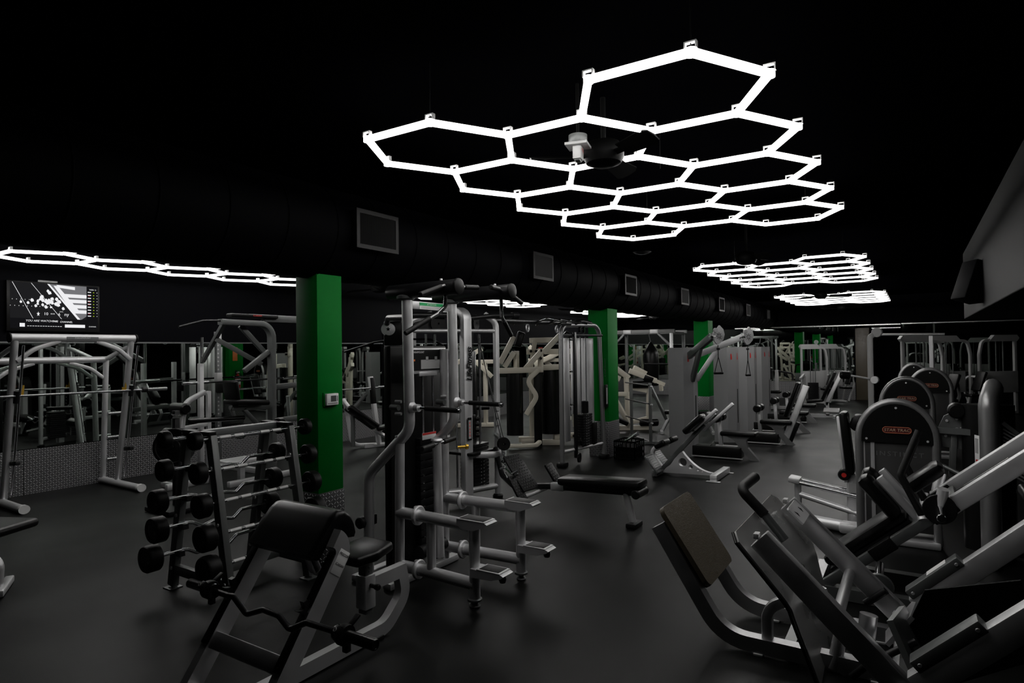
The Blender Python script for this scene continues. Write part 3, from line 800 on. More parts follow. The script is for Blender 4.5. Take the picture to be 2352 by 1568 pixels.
scr = part('screen', poly(MB(), [(0, 0), (1, 0), (1, 1), (0, 1)], 0), 'screen_dark', t, None, 0)
part('broadcast_picture', poly(MB(), [(0, .22), (.86, .22), (.86, 1), (0, 1)], 1), 'screen_turf', scr, None, 0)
m = MB()
poly(m, [(.42, 1), (.86, 1), (.86, .30), (.80, .22), (.78, .22)], 2)
part('sideline_area', m, 'screen_grey', scr, None, 0)
m = MB()
for a, b in ((.02, .24), (.22, .56)): poly(m, [(a, 1), (a + .006, 1), (b + .006, .22), (b, .22)], 3)
poly(m, [(.40, 1), (.425, 1), (.785, .22), (.75, .22)], 3); poly(m, [(.47, .97), (.52, .97), (.80, .36), (.70, .36)], 3)
for k in range(4): poly(m, [(.54 + .045 * k, .80 - .12 * k), (.86, .80 - .12 * k), (.86, .72 - .12 * k), (.58 + .045 * k, .72 - .12 * k)], 3)
poly(m, [(.50, .995), (.72, .97), (.72, .90), (.54, .93)], 3)
for k in range(11): poly(m, [(.02 + .045 * k, .62), (.026 + .045 * k, .62), (.026 + .045 * k, .635), (.02 + .045 * k, .635)], 3)
for k in range(11): poly(m, [(.0 + .045 * k, .48), (.006 + .045 * k, .48), (.006 + .045 * k, .495), (.0 + .045 * k, .495)], 3)
part('yard_lines', m, 'screen_light', scr, None, 0)
m = MB(); rnd = random.Random(3)
for k in range(46):
    a = .42 + rnd.gauss(0, .085); b = .58 + rnd.gauss(0, .05)
    if k < 5: a = .42 + rnd.gauss(0, .012); b = .82 + rnd.gauss(0, .02)
    if k == 5: a, b = .19, .56
    s = .012 + rnd.random() * .010
    poly(m, [(a - s, b), (a - s * .3, b - s * 2), (a + s, b - s), (a + s * .5, b + s * 1.6), (a - s * .4, b + s * 2)], 4)
part('players', m, 'screen_light', scr, None, 0)
m = MB(); o = lambda a, b: SQ([(a, b)], 4)[0]
m.text('10', o(.385, .325), (0, 1, 0), (0, 0, 1), .052); m.text('6', o(.535, .325), (0, 1, 0), (0, 0, 1), .052); m.text('ny', o(.62, .325), (0, 1, 0), (0, 0, 1), .06)
m.text('02:03', o(.46, .33), (0, 1, 0), (0, 0, 1), .022); m.text('FINAL', o(.56, .385), (0, 1, 0), (0, 0, 1), .016)
star = [(.30 + .032 * math.cos(R(90 + 36 * k)) * (1 if k % 2 == 0 else .42) * .6, .32 + .055 * math.sin(R(90 + 36 * k)) * (1 if k % 2 == 0 else .42)) for k in range(10)]
poly(m, star, 4)
m.text('YOU ARE WATCHING', o(.34, .165), (0, 1, 0), (0, 0, 1), .036, slant=.2); m.text('CHANNEL', o(.615, .155), (0, 1, 0), (0, 0, 1), .032, slant=.2); m.text('NFL', o(.495, .16), (0, 1, 0), (0, 0, 1), .026)
m.text('WEEK 12', o(.935, .93), (0, 1, 0), (0, 0, 1), .022)
poly(m, [(.10, .03), (.155, .03), (.155, .11), (.10, .11)], 4); poly(m, [(.60, .03), (.84, .03), (.84, .10), (.60, .10)], 4)
m.text('CHANNEL', o(.93, .06), (0, 1, 0), (0, 0, 1), .02, slant=.2)
for k in range(14): poly(m, [(.18 + .028 * k, .045), (.20 + .028 * k, .045), (.20 + .028 * k, .055), (.18 + .028 * k, .055)], 4)
for k in range(9):
    b = .86 - .07 * k; poly(m, [(.875, b), (.915, b), (.915, b + .02), (.875, b + .02)], 4); poly(m, [(.985, b), (.992, b), (.992, b + .015), (.985, b + .015)], 4)
part('screen_lettering', m, 'screen_light', scr, None, 0)
m = MB()
for k in range(9): b = .86 - .07 * k; poly(m, [(.94, b), (.955, b), (.955, b + .015), (.94, b + .015)], 4)
part('score_marks', m, 'screen_lime', scr, None, 0)
m = MB()
for k in (1, 3, 4, 7): b = .845 - .07 * k; poly(m, [(.88, b), (.90, b), (.90, b + .015), (.88, b + .015)], 5)
part('team_marks', m, 'screen_red', scr, None, 0)
# ------------------------------------------------------------------ half rack with pull-up bar, dip arms and pads, against the left mirror
t = thing('half_rack', 'dark steel half rack with curved overhead beam and pull-up bar behind the barbell rack', 'gym machine', (-8.2, 5.4, 0))
m = MB().rtube([(-7.55, 5.55, .04), (-7.55, 5.55, 2.16), (-7.55, 4.78, 2.17)], .075, .11, (1, 0, 0), [0, .20, 0], .01, 8)
part('curved_post', m, 'gunmetal', t)
part('top_rail', MB().beam((-7.55, 5.40, 2.235), (-7.55, 6.35, 2.235), .06, .10, (0, 0, 1), .01), 'gunmetal', t)
hd = part('top_shroud', MB().bx((-7.62, 4.90, 2.235), (-7.48, 5.62, 2.285), .018), 'black_plastic', t)
part('maker_lettering', MB().text('ICARIAN', (-7.478, 5.28, 2.265), (0, 1, 0), (0, 0, 1), .034), 'red_ink', hd)
part('pull_up_bar', MB().tube([(-7.55, 4.24, 2.09), (-7.55, 4.55, 2.175), (-7.55, 4.95, 2.19), (-7.55, 6.1, 2.19), (-7.55, 6.4, 2.12)], .014, .08, 10), 'black_metal', t)
for (x, y) in ((-8.75, 5.23), (-7.60, 6.35)):
    m = MB().beam((x, y, .02), (x, y, 1.62), .075, .06, (0, 1, 0), .005); u = part('flat_upright', m, 'silver', t)
part('peg_pole', MB().cyl((-8.75, 5.25, 1.5), (-8.75, 5.25, 2.0), .024, n=14), 'chrome', t)
m = MB().beam((-9.1, 5.72, .02), (-9.1, 5.72, 2.08), .07, .07, (0, 1, 0), .005); u = part('hole_upright', m, 'silver_dark', t)
part('upright_top', MB().beam((-9.1, 5.72, 1.93), (-9.1, 5.72, 2.10), .08, .08, (0, 1, 0), .004), 'silver_bright', u)
m = MB()
for k in range(26): m.cyl((-9.066, 5.705, .40 + .062 * k), (-9.063, 5.705, .40 + .062 * k), .013, n=10)
part('peg_holes', m, 'white_metal', u)
for (p, q) in (((-8.72, 5.25, 1.66), (-7.62, 4.88, 2.16)), ((-8.0, 5.0, 1.96), (-7.7, 5.5, 1.6)), ((-7.6, 5.1, 2.13), (-7.6, 5.52, 1.72)), ((-7.55, 5.50, 1.78), (-7.55, 5.12, 1.52))):
    part('brace', MB().beam(p, q, .05, .065, (0, 0, 1), .005), 'gunmetal', t)
# forearm pads, dip handles and frame
part('forearm_pad', MB().pad((-7.58, 5.18, 1.10), (.34, .50, .075), rot('X', -4), .028), 'vinyl', t)
part('pad_carrier', MB().beam((-7.58, 4.94, 1.04), (-7.58, 5.54, 1.01), .06, .07, (0, 0, 1), .008).cyl((-7.58, 4.93, 1.045), (-7.58, 4.96, 1.045), .03), 'gunmetal', t)
part('pad_strut', MB().beam((-7.58, 5.12, 1.02), (-7.58, 5.40, .72), .05, .06, (1, 0, 0), .006).beam((-7.58, 4.96, 1.02), (-7.58, 5.0, .90), .035, .05, (1, 0, 0), .005), 'gunmetal', t)
part('back_pad', MB().pad((-7.62, 4.98, 1.27), (.30, .06, .26), rot('X', 8), .025), 'vinyl', t)
part('foam_roller', MB().cyl((-7.55, 4.35, .93), (-7.55, 5.12, .90), .032, n=18, bev=.01), 'black_gloss', t)
for z in (.80, 1.28): part('cross_rail', MB().beam((-7.60, 5.58, z), (-7.60, 6.35, z + .02), .055, .075, (0, 0, 1), .006), 'gunmetal', t)
part('base_skid', MB().beam((-7.58, 4.9, .04), (-7.58, 6.5, .04), .07, .08, (0, 0, 1), .008), 'silver', t)
part('base_skid', MB().beam((-9.1, 5.72, .04), (-7.58, 5.72, .04), .07, .08, (0, 0, 1), .008), 'silver', t)
part('step_platform', MB().box((-7.75, 5.15, .30), (.34, .46, .06), None, .01).beam((-7.75, 5.2, .04), (-7.75, 5.2, .28), .07, .07, (0, 1, 0)), 'silver', t)
# j-cup holding the bar
part('bar_catch', MB().box((-9.0, 5.72, 1.24), (.16, .12, .16), None, .015), 'black_plastic', t)
part('catch_badge', MB().box((-8.918, 5.72, 1.28), (.004, .05, .03), None), 'red', t)
part('catch_sleeve', MB().box((-9.09, 5.72, 1.40), (.09, .09, .13), None, .01), 'paper_grey', t)
# curved side frame with foam rollers on the left
m = MB().rtube([(-8.15, 4.52, .04), (-8.15, 4.62, .92), (-8.15, 4.66, 1.12), (-8.15, 4.93, 1.24)], .06, .07, (1, 0, 0), .18, .01)
tq = thing('leg_raise_frame', 'silver curved frame with foam rollers standing left of the half rack', 'gym machine', (-8.15, 4.75, 0))
part('frame', m, 'silver', tq)
part('rail', MB().beam((-8.15, 4.60, .78), (-8.15, 4.98, .80), .05, .05, (0, 0, 1), .006).beam((-8.15, 4.98, .0), (-8.15, 4.98, 1.25), .05, .06, (1, 0, 0), .006), 'silver', tq)
for (y, z) in ((4.60, 1.04), (4.50, .72)): part('foam_roller', MB().cyl((-8.02, y, z), (-8.34, y, z), .075, n=20, bev=.02), 'vinyl', tq)
part('base', MB().beam((-8.15, 4.40, .04), (-8.15, 5.05, .04), .06, .08, (0, 0, 1), .008).beam((-8.45, 4.52, .035), (-7.9, 4.52, .035), .06, .07, (0, 0, 1), .008), 'silver', tq)
t = thing('olympic_barbell', 'unloaded barbell resting in the catches of the half rack', 'barbell', (-8.85, 5.7, 1.345))
part('shaft', MB().cyl((-8.86, 5.40, 1.335), (-8.86, 6.75, 1.34), .0145, n=12), 'black_metal', t)
for a, b in ((5.02, 5.42), (6.72, 7.12)): part('sleeve', MB().cyl((-8.86, a, 1.335), (-8.86, b, 1.34), .025, n=16, bev=.003), 'chrome', t)
# plates hung on a low tree behind the barbell rack
t = thing('plate_tree', 'black weight tree behind the left end of the barbell rack', 'weight rack', (-7.05, 3.9, 0))
part('post', MB().beam((-7.05, 3.92, .02), (-7.05, 3.92, 1.12), .06, .06, (0, 1, 0), .005), 'black_metal', t)
part('base', MB().box((-7.05, 3.92, .03), (.5, .45, .05), None, .01), 'black_metal', t)
for z in (.72, 1.05): part('peg', MB().cyl((-7.05, 3.95, z), (-6.80, 3.72, z + .03), .024, n=14), 'chrome', t)
def plate_mesh(r, w):
    return MB().lathe((0, 0, -w / 2), (0, 0, 1), [(.027, 0), (r * .35, 0), (r * .4, w * .25), (r * .82, w * .25), (r * .86, 0), (r - .006, 0), (r, .006), (r, w - .006), (r - .006, w), (r * .86, w), (r * .82, w * .75), (r * .4, w * .75), (r * .35, w), (.027, w), (.027, 0)], 36)
ax = V((.25, -.23, .03)).normalized(); qm = V((0, 0, 1)).rotation_difference(ax)
pd = None
for k in range(5):
    p = V((-7.02, 3.925, .725)) + ax * (.05 + .042 * k)
    lab = ('innermost', 'second', 'middle', 'fourth', 'outermost')[k] + ' of five black iron plates on the low peg of the weight tree'
    if pd is None:
        pd = plate_mesh(.20, .036).obj('weight_plate', 'rubber', (0, 0, 0), None, 35); tag(pd, lab, 'weight plate', 'plates on the weight tree'); o = pd
    else:
        o = pd.copy(); COL.objects.link(o); o['label'] = lab
    o.location = p; o.rotation_mode = 'QUATERNION'; o.rotation_quaternion = qm; ORIGIN[o.name] = p
# ------------------------------------------------------------------ incline bench press by the left wall
t = thing('incline_bench', 'incline bench press station with black pad by the dark doorway', 'weight bench', (-8.5, 8.3, 0))
part('base_frame', MB().rtube([(-8.75, 7.95, .92), (-8.72, 8.0, .60), (-8.66, 8.05, .06), (-8.2, 8.62, .04)], .06, .07, (0, 0, 1), [0, .1, .16, 0], .012).beam((-8.5, 8.2, .04), (-8.22, 8.72, .04), .06, .07), 'silver', t)
part('back_pad', MB().beam((-8.52, 7.82, .78), (-8.28, 8.28, .38), .28, .08, (0, .5, .6), .03), 'vinyl', t)
part('seat', MB().beam((-8.30, 8.30, .35), (-8.16, 8.52, .40), .26, .07, (0, 0, 1), .025), 'vinyl', t)
part('pad_frame', MB().beam((-8.58, 7.75, .92), (-8.50, 7.86, .73), .06, .08, (0, 1, 0), .01), 'silver_bright', t)
part('seat_strut', MB().beam((-8.30, 8.26, .34), (-8.12, 8.60, .08), .05, .06, (0, 1, 0), .006), 'silver_bright', t)
part('upright', MB().beam((-8.35, 8.42, .05), (-8.5, 8.36, 1.30), .06, .09, (0, 1, 0), .006), 'silver', t)
part('upright_guard', MB().beam((-8.44, 8.38, .80), (-8.475, 8.37, 1.28), .066, .096, (0, 1, 0), .006), 'black_plastic', t)
part('upright', MB().beam((-8.75, 7.5, .05), (-8.9, 7.44, 1.30), .06, .09, (0, 1, 0), .006), 'silver', t)
part('side_frame', MB().rtube([(-8.60, 8.02, .05), (-8.60, 8.02, .72), (-8.55, 8.30, .98)], .055, .07, (1, 0, 0), .14, .012), 'gunmetal', t)
part('spotter_step', MB().box((-8.05, 8.62, .27), (.2, .16, .025), rot('X', -12), .004).beam((-8.12, 8.60, .05), (-8.06, 8.61, .26), .05, .06), 'silver_bright', t)
t = thing('olympic_barbell', 'unloaded barbell on the incline bench press right of the first column', 'barbell', (-8.46, 8.0, 1.1))
part('shaft', MB().cyl((-8.46, 7.35, 1.10), (-8.46, 8.52, 1.092), .0145, n=12), 'chrome', t)
for a, b in ((6.95, 7.36), (8.50, 8.90)): part('sleeve', MB().cyl((-8.46, a, 1.10), (-8.46, b, 1.09), .022, n=16, bev=.003), 'chrome', t)
# warning sign beside the doorway, thermostat on the column, extinguisher on the second column
t = thing('warning_sign', 'small white sign with red heading on the dark wall right of the column', 'sign', (-9.5, 9.98, 1.5))
part('board', MB().bx((-9.515, 9.90, 1.39), (-9.51, 10.12, 1.60), .002), 'paper', t)
part('heading', MB().bx((-9.51, 9.915, 1.515), (-9.5085, 10.105, 1.585)), 'red_ink', t)
part('heading_lettering', MB().text('NOTICE', (-9.508, 10.01, 1.55), (0, 1, 0), (0, 0, 1), .05), 'paper', t)
m = MB()
for k in range(3): m.bx((-9.51, 9.93 + .012 * k, 1.483 - .034 * k), (-9.5085, 10.09 - .012 * k, 1.495 - .034 * k))
part('text_lines', m, 'red_ink', t)
t = thing('thermostat', 'white thermostat in a clear guard on the first green column', 'thermostat', (-4.19, 3.67, 1.36))
cx_, yt, zt = -4.2, 3.655, 1.355
part('base', MB().bx((cx_, yt - .075, zt - .06), (cx_ + .012, yt + .075, zt + .06), .003), 'green_paint', t)
part('housing', MB().bx((cx_ + .01, yt - .062, zt - .048), (cx_ + .04, yt + .066, zt + .05), .006), 'white_plastic', t)
part('display', MB().bx((cx_ + .04, yt - .02, zt - .018), (cx_ + .0415, yt + .038, zt + .032)), 'gunmetal', t)
part('button_strip', MB().bx((cx_ + .04, yt + .047, zt - .015), (cx_ + .0425, yt + .056, zt + .03), .001), 'paper_grey', t)
m = MB()
for k in range(7): m.bx((cx_ + .04, yt - .05 + .015 * k, zt - .036), (cx_ + .0413, yt - .042 + .015 * k, zt - .030))
part('button_marks', m, 'ink', t)
t = thing('fire_extinguisher', 'red fire extinguisher on the back of the second green column, seen in the mirror', 'fire extinguisher', (-4.64, 9.62, 1.0))
part('cylinder', MB().lathe((-4.63, 9.62, .86), (0, 0, 1), [(0, 0), (.06, 0), (.065, .01), (.065, .30), (.045, .35), (.02, .37), (.02, .40), (0, .40)], 20), 'red', t)
part('valve', MB().box((-4.63, 9.62, 1.28), (.03, .08, .04), None, .006).beam((-4.63, 9.60, 1.31), (-4.63, 9.72, 1.34), .02, .012), 'chrome', t)
part('hose', MB().tube([(-4.63, 9.66, 1.28), (-4.63, 9.71, 1.24), (-4.63, 9.70, .98)], .011, .03, 8), 'black_plastic', t)
part('data_label', MB().cyl((-4.63, 9.62, .98), (-4.63, 9.62, 1.12), .0658, n=20), 'paper', t)
part('wall_hook', MB().bx((-4.56, 9.60, 1.2), (-4.55, 9.64, 1.34)), 'black_metal', t)
t = thing('warning_board', 'narrow orange warning board on the back of the second green column', 'sign', (-4.56, 9.6, 1.75))
part('board', MB().bx((-4.562, 9.53, 1.58), (-4.5502, 9.66, 1.92), .002), 'orange', t)
# black bench whose end shows at the left edge
t = thing('flat_bench', 'black padded bench with curved steel leg cut off by the left edge', 'weight bench', (-5.9, 1.75, 0))
part('pad', MB().pad((-6.05, 1.65, .42), (.62, .95, .07), rot('Z', 25), .03), 'vinyl', t)
part('leg', MB().rtube([(-5.98, 1.62, .38), (-5.80, 1.78, .36), (-5.72, 1.86, .22), (-5.75, 1.86, .03)], .05, .06, (-.6, .7, 0), .10, .012, 7), 'silver', t)
part('leg', MB().rtube([(-6.25, 1.45, .38), (-6.5, 1.30, .34), (-6.55, 1.25, .03)], .05, .06, (-.6, .7, 0), .10, .012, 7), 'silver', t)
part('foot_bar', MB().beam((-5.95, 2.0, .03), (-5.62, 1.82, .03), .06, .05, (0, 0, 1), .01), 'silver', t)
part('foot_bar', MB().beam((-6.7, 1.35, .03), (-6.4, 1.12, .03), .06, .05, (0, 0, 1), .01), 'silver', t)
# ------------------------------------------------------------------ cable tower with low row bench, pull-up bridge and second cable tower
def stack(m, x0, x1, y0, y1, z0, n, h=.036, g=.004):
    for k in range(n): m.bx((x0, y0, z0 + (h + g) * k), (x1, y1, z0 + (h + g) * k + h), .004)
    return m
def pulley(m, c, ax, r, w=.03):
    c = V(c); a = V(ax).normalized()
    m.lathe(c - a * w / 2, a, [(.012, 0), (r, 0), (r, w * .2), (r * .86, w * .5), (r, w * .8), (r, w), (.012, w)], 26)
t = thing('cable_tower', 'silver cable tower with low row bench and curved column, behind the chin-up station', 'gym machine', (-4.4, 5.95, 0))
cxp, cyp = -4.36, 5.80
m = MB().rtube([(cxp, cyp, 0), (cxp, cyp, 2.205), (cxp - .30, cyp + .04, 2.215)], .10, .13, (.25, 1, 0), [0, .10, 0], .03, 8)
col = part('front_column', m, 'silver', t)
nx = V((1, -.25, 0)).normalized()
part('column_lettering', MB().text('LifeFitness', V((cxp, cyp, 1.60)) + nx * .0665, (0, 0, 1), V((-.25, -1, 0)), .098, .001, .25, .95, bold=.0035), 'ink', col)
for (x, y) in ((-4.22, 6.22), (-4.80, 5.30)):
    c2 = (x * .6 - 4.4 * .4, y * .6 + 5.9 * .4)
    m = MB().tube([(x, y, .03), (x, y, 2.09), (c2[0], c2[1], 2.18)], .037, .13, 16, seg=8); p = part('rear_post', m, 'silver', t)
    part('post_foot', MB().lathe((x, y, 0), (0, 0, 1), [(0, 0), (.06, 0), (.062, .03), (.045, .05), (0, .05)], 18), 'rubber', p)
for a, b in (((cxp, cyp, 1.985), (-4.22, 6.22, 1.985)), ((cxp, cyp, 1.985), (-4.80, 5.30, 1.985)), ((-4.80, 5.30, 1.985), (-4.22, 6.22, 1.985))): part('top_rail', MB().tube([a, b], .022, 0, 12), 'silver', t)
for a, b in (((cxp, cyp, .14), (-4.22, 6.22, .14)), ((cxp, cyp, .14), (-4.80, 5.30, .14))): part('base_rail', MB().tube([a, b], .034, 0, 14), 'silver', t)
m = MB().rtube([(cxp + .02, cyp + .06, .545), (-4.08, 6.05, .545), (-4.16, 6.26, .56), (-4.30, 6.30, .56)], .05, .075, (0, 0, 1), .10, .02, 8)
part('tray_rail', m, 'silver_bright', t)
part('tray', MB().bx((-4.62, 5.75, .55), (-4.24, 6.2, .585), .01), 'black_plastic', t)
part('weight_stack', stack(MB(), -4.55, -4.33, 5.92, 6.20, .14, 13), 'black_metal', t)
part('weight_stack', stack(MB(), -4.82, -4.62, 5.45, 5.72, .14, 13), 'black_metal', t)
m = MB()
for k in range(11): m.bx((-4.328, 6.03, .155 + .04 * k), (-4.3265, 6.045, .167 + .04 * k)).bx((-4.328, 6.085, .155 + .04 * k), (-4.3265, 6.10, .167 + .04 * k))
part('stack_numbers', m, 'white_metal', t)
for (x, y) in ((-4.40, 5.96), (-4.40, 6.13), (-4.70, 5.5), (-4.70, 5.66), (-4.58, 5.9)):
    part('guide_rod', MB().cyl((x, y, .14), (x, y, 1.95), .0125, n=10), 'chrome', t)
for (x, y) in ((-4.34, 6.02), (-4.46, 6.08), (-4.62, 5.78), (-4.66, 5.58), (-4.50, 5.95)):
    part('cable', MB().cyl((x, y, .6), (x, y, 1.98), .004, n=6), 'black_metal', t)
part('rod_shroud', MB().bx((-4.47, 5.98, .6), (-4.43, 6.10, 1.75), .012), 'black_gloss', t)
for c_, ax in (((-4.38, 6.02, 2.08), (1, .3, 0)), ((-4.62, 5.62, 2.07), (1, -.4, 0)), ((-4.72, 5.45, 2.07), (1, -.4, 0)), ((-4.5, 5.78, 2.08), (.3, 1, 0))):
    m = MB(); pulley(m, c_, ax, .10, .035); part('pulley', m, 'black_plastic', t)
part('rear_bar', MB().tube([(-4.75, 5.28, 2.16), (-4.52, 5.72, 2.17)], .034, 0, 14), 'black_metal', t)
part('head_bar', MB().tube([(-4.34, 5.86, 2.13), (-4.22, 6.1, 2.16), (-4.12, 6.48, 2.18)], .030, .1, 14).cyl((-4.13, 6.44, 2.178), (-4.11, 6.54, 2.18), .045, n=18, bev=.01), 'black_metal', t)
part('lat_arm', MB().tube([(-4.80, 5.30, 2.14), (-5.30, 5.52, 2.16), (-5.42, 5.62, 2.10)], .034, .06, 14), 'black_metal', t)
lp = part('lat_pulley', MB().lathe((-5.44, 5.66, 2.03), V((.69, -.72, 0)), [(0, 0), (.075, 0), (.085, .008), (.085, .02), (.02, .03), (0, .03)], 26), 'silver', t)
part('pulley_star', MB().prism([(.03 * math.cos(R(36 * k + 90)) * (1 if k % 2 == 0 else .45), .03 * math.sin(R(36 * k + 90)) * (1 if k % 2 == 0 else .45)) for k in range(10)], V((-5.44, 5.66, 2.03)) + V((.69, -.72, 0)) * .032, (.72, .69, 0), (0, 0, 1), .004), 'ink', lp)
part('lat_housing', MB().box((-5.42, 5.72, 1.98), (.22, .10, .30), rot('Z', 45), .02), 'black_plastic', t)
part('lat_bar', MB().tube([(-5.95, 5.42, 1.76), (-5.62, 5.60, 1.87), (-5.40, 5.75, 1.91), (-5.0, 5.95, 1.90), (-4.85, 6.0, 1.82)], .013, .1, 10), 'black_metal', t)
part('lat_post', MB().tube([(-5.30, 5.80, .03), (-5.30, 5.80, 2.12)], .036, 0, 14), 'silver_dark', t)
# height rack on the column, with its scale
c0 = V((cxp, cyp, 0)) + nx * .07
cr = part('pin_rack', MB().box(V((cxp + .035, cyp + .075, .87)), (.05, .07, .28), None, .012), 'black_plastic', t)
for k in range(4): part('pin_knob', MB().cyl((cxp + .05, cyp + .10, .77 + .065 * k), (cxp + .085, cyp + .13, .77 + .065 * k), .026, n=16, bev=.006), 'black_plastic', cr)
sc = part('scale_plate', MB().box(V((cxp, cyp, .86)) + nx * .068 + V((0, -.015, 0)), (.006, .06, .26), rot('Z', -14), .002), 'black_plastic', t)
part('scale', MB().box(V((cxp, cyp, .855)) + nx * .072 + V((0, -.015, 0)), (.003, .038, .21), rot('Z', -14)), 'paper_grey', sc)
m = MB()
for k in range(5): m.box(V((cxp, cyp, .785 + .036 * k)) + nx * .074 + V((0, -.015, 0)), (.001, .012, .02), rot('Z', -14))
part('scale_marks', m, 'red_ink', sc)
# low pulley carriage and strap of numbers on the right post
part('low_pulley', (lambda m: (pulley(m, (-4.0, 6.02, .68), (1, -.8, .1), .075, .03), pulley(m, (-3.97, 5.99, .68), (1, -.8, .1), .07, .03), m)[-1])(MB()), 'black_gloss', t)
part('pulley_arm', MB().tube([(-4.22, 6.20, .75), (-4.10, 6.10, .73), (-3.98, 6.0, .60), (-3.92, 5.9, .50)], .03, .05, 12), 'silver_dark', t)
m = MB()
for k in range(3): m.box((-4.18, 6.18, .90 + .085 * k), (.006, .05, .07), rot('Z', -30), .002)
part('number_plate', m, 'paper_grey', t)
for z0_, p1 in ((1.98, (-4.0, 6.02, .75)), (1.98, (-4.02, 6.0, .74))): part('cable', MB().cyl((-4.34 + (.02 if p1[0] < -4.01 else 0), 5.98, z0_), p1, .0045, n=6), 'black_metal', t)
# the bench
part('row_rail', MB().rtube([(-4.18, 6.12, .60), (-3.98, 5.95, .34), (-3.75, 5.86, .245), (-3.3, 5.85, .30), (-2.32, 5.85, .335)], .055, .065, (0, 0, 1), [0, .16, .12, .05, 0], .022, 7), 'black_metal', t)
part('rail_sleeve', MB().beam((-3.28, 5.85, .302), (-3.12, 5.85, .308), .07, .085, (0, 0, 1), .015), 'silver', t)
part('row_seat', MB().beam((-3.15, 5.85, .385), (-2.25, 5.85, .425), .27, .085, (0, 0, 1), .035), 'vinyl', t)
part('seat_end', MB().cyl((-2.29, 5.72, .345), (-2.29, 5.98, .345), .045, n=18, bev=.01), 'black_plastic', t)
part('bench_leg', MB().rtube([(-2.44, 5.85, .34), (-2.36, 5.85, .02)], .055, .07, (1, 0, 0), 0, .02), 'silver', t)
part('bench_foot', MB().box((-2.355, 5.85, .025), (.11, .20, .05), None, .015), 'rubber', t)
for (p, q, yy) in (((-3.72, 5.74, .61), (-3.44, 5.70, .27), 0), ((-3.60, 5.56, .43), (-3.41, 5.54, .15), 0), ((-3.42, 6.02, .50), (-3.28, 6.02, .30), 0)):
    big = p[0] < -3.7
    b = MB().beam(p, q, .26 if big else .13, .03, (.6, -.1, .8), .012)
    fp = part('foot_plate', b, 'rubber', t)
    m = MB(); P0, Q0 = V(p), V(q); d = (Q0 - P0).normalized(); u_ = V((.6, -.1, .8)); sd = d.cross(u_).normalized(); u_ = sd.cross(d)
    L_ = (Q0 - P0).length; nn = 6 if big else 3
    for i in range(int(L_ / .032)):
        for j in range(nn):
            c_ = P0 + d * (.02 + .032 * i) + sd * ((j - (nn - 1) / 2) * .038 + (.010 if i % 2 else -.004)) + u_ * .016
            m.beam(c_ - sd * .012 - d * .004, c_ + sd * .012 + d * .004, .009, .006, tuple(u_))
    part('tread_studs', m, 'black_metal', fp)
part('plate_axle', MB().cyl((-3.50, 5.52, .20), (-3.40, 5.95, .25), .022, n=12), 'silver', t)
part('row_handle', MB().tube([(-3.80, 5.66, .47), (-3.70, 5.60, .50), (-3.62, 5.60, .44), (-3.50, 5.55, .50)], .012, .02, 10).tube([(-3.74, 5.66, .43), (-3.66, 5.62, .37), (-3.52, 5.57, .46)], .012, .02, 10), 'chrome', t)
m = MB()
for k in range(9):
    p = V((-3.96, 5.96, .60)).lerp(V((-3.76, 5.68, .48)), k / 8); m.torus(p, (1, -1, .3) if k % 2 else (.3, .6, 1), .014, .004, 10, 6)
part('chain', m, 'chrome', t)
# ---- bridge and tower two
t2 = thing('cable_tower', 'arched cable tower with pale panels directly in front of the second green column', 'gym machine', (-4.35, 8.85, 0))
ya, yb, xc = 8.30, 9.36, -4.38
xa2 = -4.46
part('arch_frame', MB().tube([(xa2, ya, .06), (xa2, ya, 2.12), (-4.30, yb - .05, 2.14), (-4.24, yb - .05, .06)], .036, [0, .16, .18, 0], 16, seg=9), 'silver_mid', t2)
for (x, y) in ((xa2, ya), (-4.24, yb - .05)): part('post_foot', MB().box((x, y, .035), (.13, .17, .07), None, .02), 'rubber', t2)
part('crown', MB().oval([(-4.42, 8.62, 2.15), (-4.40, 8.85, 2.19), (-4.36, 9.08, 2.16)], .12, .09, (0, 0, 1), .2), 'black_plastic', t2)
part('head_rail', MB().tube([(xa2, ya, 1.97), (-4.25, yb - .05, 1.975)], .020, 0, 12), 'black_metal', t2)
part('base_rail', MB().tube([(xa2, ya, .22), (-4.25, yb - .05, .24)], .026, 0, 12), 'silver', t2)
part('top_pulley', (lambda m: (pulley(m, (-4.36, 8.74, 2.06), (1, .3, 0), .055), pulley(m, (-4.35, 8.86, 2.06), (1, .3, 0), .055), m)[-1])(MB()), 'black_gloss', t2)
for (y0_, y1_) in ((8.42, 8.60), (8.68, 8.78), (8.80, 8.88), (8.90, 8.98)): part('pale_panel', MB().bx((-4.50, y0_, .35 if y0_ < 8.6 else .75), (-4.47, y1_, 1.93), .004), 'silver_bright', t2)
part('rounded_shroud', MB().oval([(-4.46, 9.16, .30), (-4.46, 9.16, 1.93)], .30, .22, (1, 0, 0)), 'silver_bright', t2)
part('pulley_column', MB().bx((-4.40, 8.56, .10), (-4.36, 8.63, 2.02), .008), 'black_metal', t2)
for z in (1.9, 1.42, .92): part('column_pin', MB().cyl((-4.38, 8.52, z), (-4.38, 8.44, z), .014, n=10), 'black_metal', t2)
part('weight_stack', stack(MB(), -4.42, -4.30, 8.70, 9.02, .27, 12), 'black_metal', t2)
m = MB()
for k in range(12): m.bx((-4.2985, 8.80, .28 + .04 * k), (-4.297, 8.815, .292 + .04 * k)).bx((-4.2985, 8.87, .28 + .04 * k), (-4.297, 8.885, .292 + .04 * k))
part('stack_numbers', m, 'white_metal', t2)
part('stack_cover', MB().box((-4.30, 9.08, .42), (.05, .14, .34), None, .01), 'black_plastic', t2)
for y in (8.75, 8.93): part('guide_rod', MB().cyl((-4.36, y, .25), (-4.36, y, 1.95), .011, n=10), 'chrome', t2)
